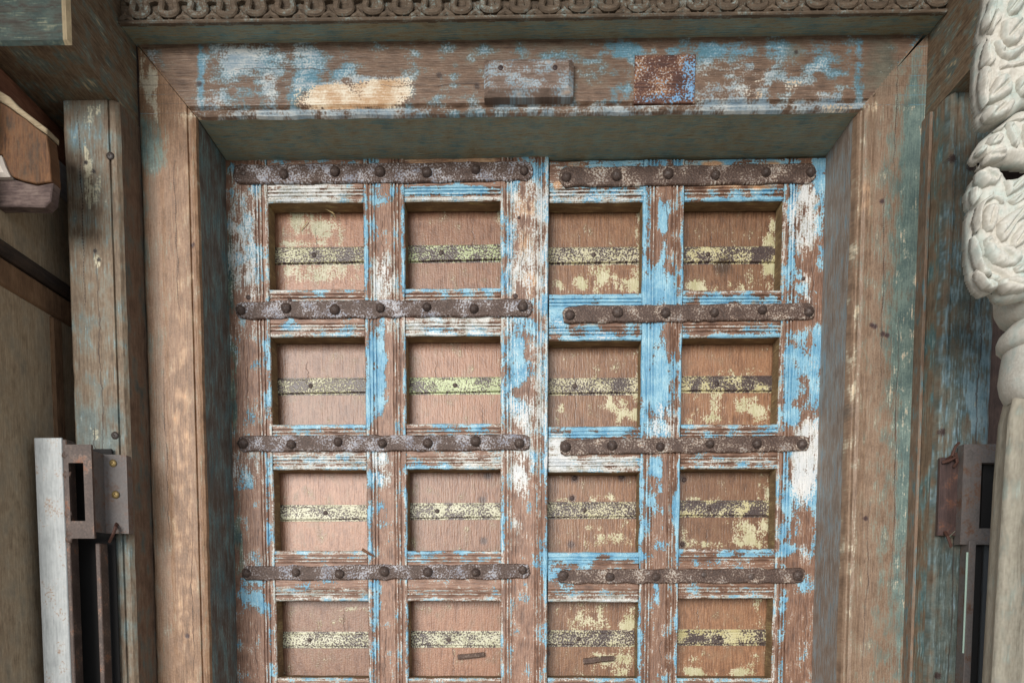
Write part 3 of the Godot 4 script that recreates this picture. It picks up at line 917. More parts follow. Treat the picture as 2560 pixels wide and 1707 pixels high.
	var straps_r := [[0.1, 0.7125, 2.5926, 2.5957], [0.11, 0.7193, 2.2706, 2.2749], [0.1053, 0.7143, 1.9526, 1.96], [0.1026, 0.7124, 1.6356, 1.6376]]
	for s in straps_l:
		k += 1
		paint(strap_sheet, s[0] - 0.01, minf(s[2], s[3]) - 0.032, s[1] + 0.01, maxf(s[2], s[3]) + 0.032, false, iron, flecks, k, [], 0.1)
	for s in straps_r:
		k += 1
		paint(strap_sheet, s[0] - 0.01, minf(s[2], s[3]) - 0.032, s[1] + 0.01, maxf(s[2], s[3]) + 0.032, false, iron, flecks_less, k, [], 0.1)
	var strap_mat := finish(strap_sheet, 0.6, 0.22)
	var stud_mat := tile(false, [rgb(46, 36, 34), rgb(70, 57, 52), rgb(96, 80, 72)], [coat(rgb(120, 100, 90), rgb(170, 160, 150), 0.2, 0.0, 0.0, 0.3, 0.8, 0.3)], 31, 0.5)

	var left := thing("door_leaf", "left door leaf with whiter worn paint and overlapping meeting stile", "door", "leaves of the double door")
	var right := thing("door_leaf", "right door leaf with the brightest blue paint, behind the meeting stile", "door", "leaves of the double door")
	# stiles and mullions
	var m1 := moulded(true, -0.711, 0.0, 2.642, beads(0.104, false, true), -0.05, front)
	obj("stile", m1, [fm, reveal], left)
	m1 = moulded(true, -0.375, 0.0, 2.641, beads(0.101, true, true), -0.05, front)
	obj("mullion", m1, [fm, reveal], left)
	m1 = moulded(true, -0.042, 0.0, 2.6455, beads(0.1165, true, true, 0.001), -0.02, front)
	obj("meeting_stile", m1, [fm, reveal], left)
	m1 = moulded(true, 0.302, 0.0, 2.633, beads(0.1, true, true, -0.006), -0.056, front)
	obj("mullion", m1, [fm, reveal], right)
	m1 = moulded(true, 0.638, 0.0, 2.633, beads(0.102, true, false, -0.006), -0.056, front)
	obj("stile", m1, [fm, reveal], right)
	for c in 4:
		var b: Array = bays[c]
		var leaf: Node3D = left if c < 2 else right
		var dz := -0.0015 if c < 2 else -0.0075
		for r in 5:
			var y0: float = b[2][r][0]
			var y1: float = b[2][r][1]
			if c < 2 and r == 0:
				y1 += 0.001 + 0.003 * c
			var m := moulded(false, y0, b[0] + 0.0004, b[1] - 0.0004, beads(y1 - y0, true, r > 0, dz), dz - 0.05, front)
			obj("rail", m, [fm, reveal], leaf)
		for r in 4:
			var y0: float = b[2][r + 1][1] - 0.012
			var y1: float = b[2][r][0] + 0.012
			var z := -0.058 if c < 2 else -0.063
			var pb := block(b[0] - 0.012, y0, b[1] + 0.012, y1, z - 0.02, z, 0.001, inner)
			obj("panel", [pb], [im], leaf)
			var y: float = strap_y[c][r]
			var tilt: float = [0.0015, 0.002, 0.001, -0.001][c] * (1.0 if r < 3 else -0.5)
			var hh: float = strap_h[r]
			var ring := PackedVector2Array()
			for i in 13:
				ring.append(Vector2(lerpf(b[0] - 0.012, b[1] + 0.012, i / 12.0), y - hh + lerpf(-tilt, tilt, i / 12.0)))
			for i in 13:
				ring.append(Vector2(lerpf(b[1] + 0.012, b[0] - 0.012, i / 12.0), y + hh + lerpf(tilt, -tilt, i / 12.0)))
			var bar := obj("back_strap", [prism(ring, z - 0.001, z + 0.007, 0.0015, inner, 0.0006)], [im], leaf)
			var rivet := put("rivet", dome(0.006, 0.003, c * 7 + r), stud_mat, bar)
			rivet.position = Vector3(lerpf(b[0], b[1], [0.42, 0.36, 0.5, 0.3][(c + r) % 4]), y, z + 0.007)
		obj("kick_board", [box(b[0], 0.02, -0.06, b[1], 1.29, -0.03)], [edge_wood], leaf)
	# nailed iron straps
	var studs_l := [[560, 655, 773, 877, 985, 1097, 1208], [555, 660, 773, 878, 985, 1093, 1205], [560, 672, 780, 882, 987, 1097, 1197], [568, 683, 783, 887, 987, 1097, 1205]]
	var studs_r := [[1305, 1420, 1538, 1645, 1760, 1862], [1313, 1422, 1532, 1643, 1752, 1858], [1303, 1410, 1520, 1633, 1740, 1843], [1298, 1405, 1510, 1620, 1728, 1833]]
	var n := 0
	for side in 2:
		for r in 4:
			var s: Array = (straps_l if side == 0 else straps_r)[r]
			var z := 0.0015 if side == 0 else -0.0045
			var hh: float = [0.0222, 0.0202, 0.0192, 0.0178][r] if side == 0 else [0.0222, 0.0198, 0.0184, 0.018][r]
			var ring := PackedVector2Array()
			var seg := 30
			for i in seg + 1:
				var t := float(i) / seg
				ring.append(Vector2(lerpf(s[0] + hh * 0.7, s[1] - hh * 0.7, t), lerpf(s[2], s[3], t) - hh))
			ring.append(Vector2(s[1] - hh * 0.2, s[3] - hh * 0.75))
			ring.append(Vector2(s[1], s[3] - hh * 0.3))
			ring.append(Vector2(s[1], s[3] + hh * 0.3))
			ring.append(Vector2(s[1] - hh * 0.2, s[3] + hh * 0.75))
			for i in seg + 1:
				var t := 1.0 - float(i) / seg
				ring.append(Vector2(lerpf(s[0] + hh * 0.7, s[1] - hh * 0.7, t), lerpf(s[2], s[3], t) + hh))
			ring.append(Vector2(s[0] + hh * 0.2, s[2] + hh * 0.75))
			ring.append(Vector2(s[0], s[2] + hh * 0.3))
			ring.append(Vector2(s[0], s[2] - hh * 0.3))
			ring.append(Vector2(s[0] + hh * 0.2, s[2] - hh * 0.75))
			var strap := obj("iron_strap", [prism(ring, z - 0.004, z + 0.006, 0.0025, strap_sheet, 0.0026)], [strap_mat], left if side == 0 else right)
			for vx in (studs_l if side == 0 else studs_r)[r]:
				n += 1
				var x := stud_x(vx, r)
				var t: float = (x - s[0]) / (s[1] - s[0])
				var low_head: bool = (side == 0 and r == 0 and vx == 560) or (side == 1 and r == 3 and vx in [1620, 1728])
				var d := put("stud", dome((0.0122 if not low_head else 0.008) * (1.0 + 0.1 * sin(n * 5.1)), 0.013 if not low_head else 0.003, n, 1.6), stud_mat, strap)
				d.position = Vector3(x, lerpf(s[2], s[3], t) + 0.003 * sin(n * 2.3), z + 0.0055)


# A place on the door from the measured drawing (1 mm to 0.92 units of it).
func door_x(v: float, row: float) -> float:
	return lerpf(lerpf(-0.6631, 0.6971, (v - 560.0) / 1300.0), lerpf(-0.6904, 0.7283, (v - 560.0) / 1300.0), (row - 400.0) / 1100.0)


func door_y(row: float) -> float:
	return lerpf(2.5995, 1.4442, (row - 400.0) / 1100.0)


# Where the studs stand along a strap, measured in the rows of the leaf.
func stud_x(v: float, row: int) -> float:
	var a: float = [-0.6631, -0.6706, -0.6782, -0.6857][row]
	var b: float = [0.6971, 0.7058, 0.7144, 0.723][row]
	return lerpf(a, b, (v - 560.0) / 1300.0)


# ---------------------------------------------------------------- frame: lintel, jambs, cornice

func build_frame() -> void:
	var none := PackedByteArray()
	var front := Atlas.new(-0.86, 2.9, 1.76, 1.62, 1000.0)
	var pale := cover(front, [[-0.608, 2.763, 0.047, 0.028, 0.4], [-0.656, 2.737, 0.037, 0.055, 0.25], [-0.541, 2.744, 0.066, 0.046, 0.25], [-0.542, 2.699, 0.015, 0.037, 0.3], [-0.464, 2.761, 0.057, 0.028, 0.3], [-0.600, 2.681, 0.086, 0.028, 0.12], [-0.356, 2.683, 0.124, 0.036, 0], [0.000, 2.692, 0.076, 0.037, 0], [-0.313, 2.714, 0.067, 0.008, 0.5], [-0.437, 2.698, 0.048, 0.010, 0.4], [-0.389, 2.706, 0.038, 0.006, 0.3], [0.461, 2.696, 0.076, 0.046, 0.3], [0.471, 2.669, 0.066, 0.022, 0.2], [0.573, 2.731, 0.066, 0.037, 0.12], [0.621, 2.685, 0.048, 0.036, 0.2], [0.010, 2.647, 0.659, 0.014, 0.3], [0.481, 2.644, 0.262, 0.010, 0.25], [-0.467, 2.645, 0.229, 0.008, 0.35], [-0.677, 2.669, 0.023, 0.013, 0.35], [0.687, 2.658, 0.057, 0.019, 0.2], [-0.815, 2.729, 0.018, 0.055, 0.4], [-0.802, 2.674, 0.012, 0.055, 0.3], [0.739, 2.357, 0.012, 0.280, 0.2], [0.749, 1.849, 0.012, 0.291, 0.2], [-0.705, 2.369, 0.005, 0.380, 0.2], [-0.743, 2.738, 0.033, 0.064, -0.4], [0.778, 2.728, 0.030, 0.054, -0.4], [0.863, 2.039, 0.037, 0.481, 0.18]])
	var teal := cover(front, [[-0.695, 2.728, 0.004, 0.073, 0.5], [0.739, 2.715, 0.009, 0.072, 0.4], [-0.561, 2.717, 0.114, 0.056, 0.3], [-0.598, 2.763, 0.095, 0.028, 0.2], [-0.427, 2.743, 0.057, 0.037, 0.3], [-0.428, 2.688, 0.057, 0.012, 0.3], [-0.237, 2.673, 0.013, 0.027, 0.3], [0.104, 2.754, 0.057, 0.011, 0.2], [0.221, 2.771, 0.047, 0.019, 0.4], [0.222, 2.699, 0.019, 0.045, 0.25], [0.367, 2.760, 0.056, 0.019, 0.15], [0.525, 2.767, 0.168, 0.015, 0.3], [0.527, 2.704, 0.114, 0.055, 0.12], [0.666, 2.730, 0.057, 0.028, 0.2], [-0.104, 2.638, 0.114, 0.008, 0.35], [0.010, 2.769, 0.038, 0.009, 0.2], [0.199, 2.672, 0.013, 0.015, 0.3], [0.481, 2.642, 0.234, 0.012, 0.2], [-0.824, 2.611, 0.027, 0.056, 0.25], [-0.811, 2.555, 0.028, 0.037, 0.3], [-0.833, 2.332, 0.007, 0.285, 0.15], [0.862, 2.319, 0.029, 0.375, 0.38], [0.864, 2.520, 0.016, 0.183, 0.35], [0.873, 1.944, 0.020, 0.192, 0.42], [0.872, 1.656, 0.023, 0.196, 0.3], [0.835, 2.411, 0.042, 0.278, 0.3], [0.851, 1.753, 0.045, 0.492, 0.26], [0.758, 2.320, 0.017, 0.186, 0.12], [-0.805, 2.583, 0.024, 0.046, 0.2], [-0.826, 2.238, 0.004, 0.482, 0.1], [-0.743, 2.738, 0.033, 0.064, -0.4], [0.778, 2.728, 0.030, 0.054, -0.4]])
	var tan := cover(front, [[-0.428, 2.676, 0.057, 0.022, 0.7], [-0.351, 2.682, 0.076, 0.026, 0.7], [-0.275, 2.688, 0.047, 0.026, 0.7], [0.142, 2.700, 0.047, 0.037, 0.15], [0.517, 2.704, 0.015, 0.009, 0.45], [0.509, 2.673, 0.021, 0.011, 0.5], [0.593, 2.690, 0.023, 0.011, 0.4], [0.637, 2.766, 0.038, 0.022, 0.25], [0.687, 2.644, 0.038, 0.006, 0.5], [-0.104, 2.703, 0.019, 0.022, 0.2], [-0.742, 2.425, 0.021, 0.283, 0.15], [-0.761, 1.755, 0.023, 0.399, 0.3], [0.759, 2.448, 0.011, 0.037, 0.4], [0.772, 2.630, 0.028, 0.015, 0.15]])
	var dull := cover(front, [[-0.743, 2.738, 0.037, 0.064, -0.2], [0.778, 2.728, 0.030, 0.054, 0.4], [-0.809, 2.143, 0.007, 0.686, 0.3], [-0.830, 1.951, 0.009, 0.595, 0.3], [0.826, 2.411, 0.042, 0.372, 0.15], [0.151, 2.736, 0.085, 0.046, 0.15], [0.010, 2.764, 0.141, 0.029, 0.2], [0.763, 2.594, 0.024, 0.036, 0.2]])
	var l_wood := [rgb(88, 70, 58), rgb(124, 100, 83), rgb(154, 130, 110)]
	var l_coats := [
		coat(rgb(84, 82, 72), rgb(112, 108, 94), 0.2, 0.35, 0.2, 0.6, 0.0, 0.6, dull, 0.0),
		coat(rgb(80, 124, 140), rgb(104, 148, 172), 0.2, 0.4, 0.12, 0.75, 0.3, 0.4, teal, 30.0),
		coat(rgb(132, 152, 166), rgb(196, 200, 198), 0.06, 0.4, 0.15, 0.8, 0.5, 0.4, pale, 30.0),
		coat(rgb(188, 150, 112), rgb(232, 222, 202), -0.06, 0.2, 0.2, 0.5, 0.5, 0.15, tan, -10.0),
	]
	paint(front, -0.86, 2.63, 0.9, 2.8, false, l_wood, l_coats, 41)
	var c_wood := [rgb(106, 80, 58), rgb(144, 111, 84), rgb(176, 142, 112)]
	var c_coats := [
		coat(rgb(112, 96, 80), rgb(134, 118, 100), 0.16, 0.3, 0.2, 0.3, 0.0, 0.7, dull, 0.0),
		coat(rgb(80, 100, 98), rgb(118, 136, 128), 0.1, 0.5, 0.5, 0.3, 0.2, 0.5, teal, 20.0),
		coat(rgb(172, 164, 144), rgb(208, 198, 176), 0.06, 0.5, 0.3, 0.4, 0.2, 0.22, pale, 30.0),
		coat(rgb(206, 158, 118), rgb(220, 178, 140), 0.02, 0.4, 0.3, 0.4, 0.0, 0.5, tan, 0.0),
	]
	paint(front, -0.86, 1.28, -0.7, 2.64, true, c_wood, c_coats, 43, [], 0.8, 0.25)
	var cr_wood := [rgb(106, 86, 70), rgb(142, 118, 98), rgb(170, 148, 126)]
	paint(front, 0.72, 1.28, 0.9, 2.64, true, cr_wood, c_coats, 44, [], 0.8, 0.2)
	# above the mitres the side boards run on upright
	for j in 33:
		var y := 2.634 + j * 0.005
		paint(front, -0.86, y, -0.706 - (y - 2.638) * 0.82, y + 0.004, true, c_wood, c_coats, 43, [], 0.8, 0.25)
		paint(front, 0.742 + (y - 2.638) * 0.84, y, 0.9, y + 0.004, true, cr_wood, c_coats, 44, [], 0.8, 0.2)
	for p in [Vector2(-0.1721, 2.7216), Vector2(-0.0897, 2.6981), Vector2(-0.7001, 2.7098)]:
		mark(front, p.x, p.y, 0.006, rgb(60, 46, 42), 0.8)
	for p in [Vector2(-0.7609, 1.4971), Vector2(-0.7241, 2.3687), Vector2(0.7945, 2.448), Vector2(0.7809, 1.7623), Vector2(0.7815, 2.1849), Vector2(0.7883, 2.1821), Vector2(0.8059, 2.1661), Vector2(0.8155, 2.1632)]:
		mark(front, p.x, p.y, 0.005, rgb(56, 38, 40), 0.85)
	mark(front, 0.6, 2.7616, 0.022, rgb(116, 100, 80), 0.5, 10.0)
	mark(front, 0.6001, 2.7598, 0.004, rgb(50, 40, 36), 0.8, 60.0)
	mark(front, 0.7272, 2.0018, 0.018, rgb(78, 74, 70), 0.6, 10.0)
	for c in [[-0.76, 2.55, -0.758, 2.2, 1.2], [-0.8, 2.1, -0.795, 1.7, 1.0], [-0.745, 1.75, -0.748, 1.4, 0.8], [0.8, 2.5, 0.805, 2.05, 1.2], [0.84, 2.2, 0.845, 1.6, 1.2], [0.79, 1.8, 0.787, 1.4, 1.0], [0.82, 2.75, 0.818, 2.5, 0.9]]:
		crack(front, c[0], c[1], c[2], c[3], c[4] * 0.001, int(c[1] * 100.0))
	for c in [[-0.3, 2.7, 0.05, 2.702, 0.9], [0.42, 2.725, 0.7, 2.722, 0.8], [-0.62, 2.74, -0.35, 2.738, 0.7]]:
		crack(front, c[0], c[1], c[2], c[3], c[4] * 0.001, int(c[1] * 100.0))
	var fm := finish(front, 0.5, 0.14)

	# the faces that run back from the front: soffit, reveals, underside of the cornice
	var sides := Atlas.new(0.0, 1.5, 2.2, 1.5, 800.0)
	var olive := [rgb(132, 122, 98), rgb(178, 166, 136), rgb(210, 198, 170)]
	var dark_teal := coat(rgb(84, 122, 128), rgb(128, 160, 158), 0.42, 0.4, 0.9, 0.35, 0.3, 0.7)
	var brownish := coat(rgb(140, 108, 84), rgb(172, 138, 112), 0.26, 0.4, 0.7, 0.4, 0.1, 0.6)
	paint(sides, 0.0, 1.27, 1.6, 1.5, false, olive, [brownish, dark_teal], 51)
	paint(sides, 0.0, 1.1, 2.1, 1.25, false, olive, [brownish, dark_teal], 52)
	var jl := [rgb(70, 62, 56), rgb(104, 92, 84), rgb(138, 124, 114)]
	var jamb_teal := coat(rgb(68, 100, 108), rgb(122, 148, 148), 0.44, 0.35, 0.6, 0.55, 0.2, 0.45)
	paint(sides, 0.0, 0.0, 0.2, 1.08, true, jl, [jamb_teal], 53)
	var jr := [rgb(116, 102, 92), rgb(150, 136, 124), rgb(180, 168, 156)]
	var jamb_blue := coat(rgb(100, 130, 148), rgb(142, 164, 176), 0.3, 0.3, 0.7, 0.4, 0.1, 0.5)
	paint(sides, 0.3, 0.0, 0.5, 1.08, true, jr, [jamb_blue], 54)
	paint(sides, 0.6, 0.0, 0.75, 1.08, true, [rgb(84, 66, 54), rgb(116, 94, 78), rgb(144, 122, 102)], [coat(rgb(60, 74, 76), rgb(84, 98, 96), 0.3, 0.5, 0.3, 0.5, 0.0, 0.4)], 55)
	paint(sides, 0.8, 0.0, 1.0, 1.08, true, [rgb(98, 84, 68), rgb(130, 112, 92), rgb(156, 138, 116)], [coat(rgb(70, 104, 106), rgb(104, 140, 146), 0.4, 0.55, 0.3, 0.45, 0.0, 0.35), coat(rgb(170, 170, 158), rgb(200, 200, 190), 0.16, 0.4, 0.5, 0.2, 0.1, 0.3)], 56)
	paint(sides, 1.05, 0.0, 2.15, 1.05, false, [rgb(72, 62, 48), rgb(104, 90, 72), rgb(136, 118, 96)], [brownish, coat(rgb(54, 68, 66), rgb(84, 98, 92), 0.34, 0.5, 0.3, 0.5, 0.1, 0.35)], 57)
	sides_sheet = sides
	sides_mat = finish(sides, 0.65, 0.2)
	frame_sheet = front
	frame_mat = fm

	var f := thing("door_frame", "heavy weathered timber frame around the blue double door", "door frame")
	var z := 0.165
	# lintel board: the arris below, bead, quirk, then the flat face; its ends are cut to the mitre
	var prof := PackedVector2Array([Vector2(0, z - 0.012), Vector2(0.003, z - 0.004), Vector2(0.008, z), Vector2(0.013, z - 0.001), Vector2(0.017, z - 0.006), Vector2(0.019, z - 0.008), Vector2(0.021, z - 0.004), Vector2(0.023, z - 0.007), Vector2(0.025, z - 0.003), Vector2(0.06, z - 0.0025), Vector2(0.1, z - 0.003), Vector2(0.156, z - 0.003)])
	obj("lintel", moulded(false, 2.638, -0.706, 0.744, prof, -0.03, front, Rect2(0.0, 0.0, 1.6 / 2.2, 0.2 / 1.5), -0.82, 0.84, 0.0015), [fm, sides_mat], f)
	# side boards
	var jp := PackedVector2Array([Vector2(0, z - 0.005), Vector2(0.003, z - 0.003), Vector2(0.04, z - 0.004), Vector2(0.05, z - 0.003), Vector2(0.094, z - 0.003), Vector2(0.104, z - 0.003), Vector2(0.106, z - 0.008), Vector2(0.109, z - 0.008), Vector2(0.112, z - 0.001), Vector2(0.118, z), Vector2(0.124, z - 0.003), Vector2(0.126, z - 0.012)])
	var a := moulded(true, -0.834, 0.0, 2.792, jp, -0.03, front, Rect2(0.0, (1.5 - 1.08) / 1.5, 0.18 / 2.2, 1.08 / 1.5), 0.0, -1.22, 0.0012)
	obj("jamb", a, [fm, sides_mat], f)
	var rp := PackedVector2Array([Vector2(0, z - 0.03), Vector2(0.003, z - 0.014), Vector2(0.006, z - 0.008), Vector2(0.01, z - 0.008), Vector2(0.012, z - 0.001), Vector2(0.02, z), Vector2(0.029, z - 0.002), Vector2(0.031, z - 0.007), Vector2(0.034, z - 0.007), Vector2(0.037, z - 0.003), Vector2(0.08, z - 0.003), Vector2(0.11, z - 0.004), Vector2(0.144, z - 0.003)])
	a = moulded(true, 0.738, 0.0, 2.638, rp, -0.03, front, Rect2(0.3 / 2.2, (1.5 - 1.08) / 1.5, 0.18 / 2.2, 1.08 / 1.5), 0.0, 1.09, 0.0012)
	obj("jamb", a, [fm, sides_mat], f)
	# wooden block screwed to the lintel
	var bs := Atlas.new(-0.1, 2.76, 0.25, 0.12, 1000.0)
	paint(bs, -0.1, 2.64, 0.15, 2.76, false, [rgb(96, 80, 70), rgb(128, 108, 96), rgb(156, 136, 122)], [coat(rgb(112, 134, 148), rgb(168, 184, 194), 0.46, 0.4, 0.2, 0.6, 0.4, 0.3), coat(rgb(170, 132, 108), rgb(186, 148, 120), 0.2, 0.3, 0.1, 0.6, 0.0, 0.3)], 61)
	var bm := finish(bs, 0.6, 0.18)
	var wb := obj("wood_block", [block(-0.073, 2.659, 0.119, 2.737, z - 0.004, z + 0.03, 0.011, bs, 0.0008)], [bm], f)
	var dark := plain(rgb(58, 44, 44), 0.6)
	for p in [[-0.037, 2.713], [0.079, 2.712]]:
		var s := put("screw", dome(0.006, 0.003, 3), dark, wb)
		s.position = Vector3(p[0], p[1], z + 0.029)
	# rusty square plate let into the lintel
	var ps := Atlas.new(0.24, 2.77, 0.16, 0.13, 1200.0)
	paint(ps, 0.24, 2.64, 0.4, 2.77, false, [rgb(62, 38, 34), rgb(96, 62, 50), rgb(130, 90, 66)], [coat(rgb(158, 112, 80), rgb(186, 146, 108), 0.36, 0.2, 0.0, 0.6, 0.5, 0.3), coat(rgb(160, 170, 186), rgb(206, 210, 218), 0.2, 0.0, 0.0, 0.4, 0.9, 0.2), coat(rgb(96, 146, 196), rgb(128, 176, 216), 0.0, 0.1, 0.0, 0.7, 0.7, 0.2, cover(ps, [[0.372, 2.715, 0.014, 0.036, 0.5], [0.359, 2.679, 0.023, 0.018, 0.3], [0.312, 2.664, 0.057, 0.008, 0.35], [0.349, 2.697, 0.010, 0.018, 0.3]]))], 62)
	var pm := finish(ps, 0.6, 0.2)
	var plate := obj("rusty_plate", [block(0.252, 2.656, 0.384, 2.756, z - 0.006, z + 0.0005, 0.0015, ps, 0.001)], [pm], f)
	plate.set_meta("label", "square rusty plate with blue paint along its right edge")

	# cornice with its carved front
	var c := thing("cornice", "projecting timber cornice with carved scroll frieze above the lintel", "cornice")
	var under := Shape.new()
	var n := 40
	for i in n:
		var xa := lerpf(-0.838, 0.882, float(i) / n)
		var xb := lerpf(-0.838, 0.882, float(i + 1) / n)
		var rows := [[0.05, 2.794, 0.0], [0.165, 2.793, 0.55], [0.225, 2.789, 0.95], [0.233, 2.784, 1.0]]
		for r in 3:
			var u0 := Vector2((xa + 0.84) / 2.2, (0.25 + rows[r][2] * 0.14) / 1.5)
			var u1 := Vector2((xb + 0.84) / 2.2, (0.25 + rows[r + 1][2] * 0.14) / 1.5)
			under.quad(Vector3(xa, rows[r][1], rows[r][0]), Vector3(xa, rows[r + 1][1], rows[r + 1][0]), Vector3(xb, rows[r + 1][1], rows[r + 1][0]), Vector3(xb, rows[r][1], rows[r][0]), u0, Vector2(u0.x, u1.y), u1, Vector2(u1.x, u0.y))
	obj("soffit_board", [under], [sides_mat], c)
	var cm := tile(false, [rgb(72, 60, 48), rgb(102, 86, 70), rgb(132, 114, 96)], [coat(rgb(92, 114, 116), rgb(150, 162, 158), 0.22, 0.1, 0.1, 0.7, 0.6, 0.3)], 63, 0.7, 0.14)
	obj("beam", [box(-0.838, 2.7955, -0.05, 0.882, 3.05, 0.224)], [cm], c)
	obj("fillet", [box(-0.838, 2.784, 0.2245, 0.882, 2.791, 0.236)], [cm], c)
	var loop_mesh := carved_loop()
	var leaf_mesh := carved_leaf()
	var tooth_mesh := carved_tooth()
	for i in 28:
		var x := -0.822 + PITCH * i
		var l := put("carved_scroll", loop_mesh, cm, c)
		l.position = Vector3(x, 2.8165 + 0.0012 * sin(i * 1.7), 0.225)
		var t := put("carved_leaf", leaf_mesh, cm, c)
		t.position = Vector3(x, 2.7945 + 0.001 * sin(i * 2.9), 0.225)
		var u := put("carved_tooth", tooth_mesh, cm, c)
		u.position = Vector3(x + PITCH / 2, 2.7855, 0.2262)



var sides_sheet: Atlas
var sides_mat: StandardMaterial3D
var frame_sheet: Atlas
var frame_mat: StandardMaterial3D


const PITCH := 0.0612


# One wave of the frieze's ribbon: from the crown of one arch, round the loop below, up to the next crown.
func carved_loop() -> ArrayMesh:
	var lo := PackedVector2Array()
	var hi := PackedVector2Array()
	var n := 22
	for i in n + 1:
		var t := float(i) / n
		var p := Vector2(PITCH * t + 0.0074 * sin(4.0 * PI * t), 0.0165 * cos(TAU * t))
		var d := Vector2(PITCH + 0.0074 * 4.0 * PI * cos(4.0 * PI * t), -0.0165 * TAU * sin(TAU * t)).normalized()
		var w := 0.0068
		hi.append(p + d.orthogonal() * -w)
		lo.append(p + d.orthogonal() * w)
	var o := PackedVector2Array(lo)
	hi.reverse()
	o.append_array(hi)
	if Geometry2D.is_polygon_clockwise(o):
		o.reverse()
	return prism(o, -0.003, 0.013, 0.003, Atlas.new(0, 1, 1, 1, 4.0)).st.commit()


# The two-lobed leaf under each arch.
func carved_leaf() -> ArrayMesh:
	var o := PackedVector2Array([Vector2(-0.019, -0.004), Vector2(-0.009, -0.005), Vector2(0.0, 0.0), Vector2(0.009, -0.005), Vector2(0.019, -0.004), Vector2(0.0135, 0.004), Vector2(0.006, 0.008), Vector2(0.0, 0.0175), Vector2(-0.006, 0.008), Vector2(-0.0135, 0.004)])
	return prism(o, -0.003, 0.011, 0.003, Atlas.new(0, 1, 1, 1, 4.0)).st.commit()


func carved_tooth() -> ArrayMesh:
	return prism(PackedVector2Array([Vector2(-0.009, 0.0), Vector2(0.009, 0.0), Vector2(0.0, 0.008)]), -0.004, 0.0095, 0.002, Atlas.new(0, 1, 1, 1, 4.0)).st.commit()


# ---------------------------------------------------------------- posts and the beam ends on them

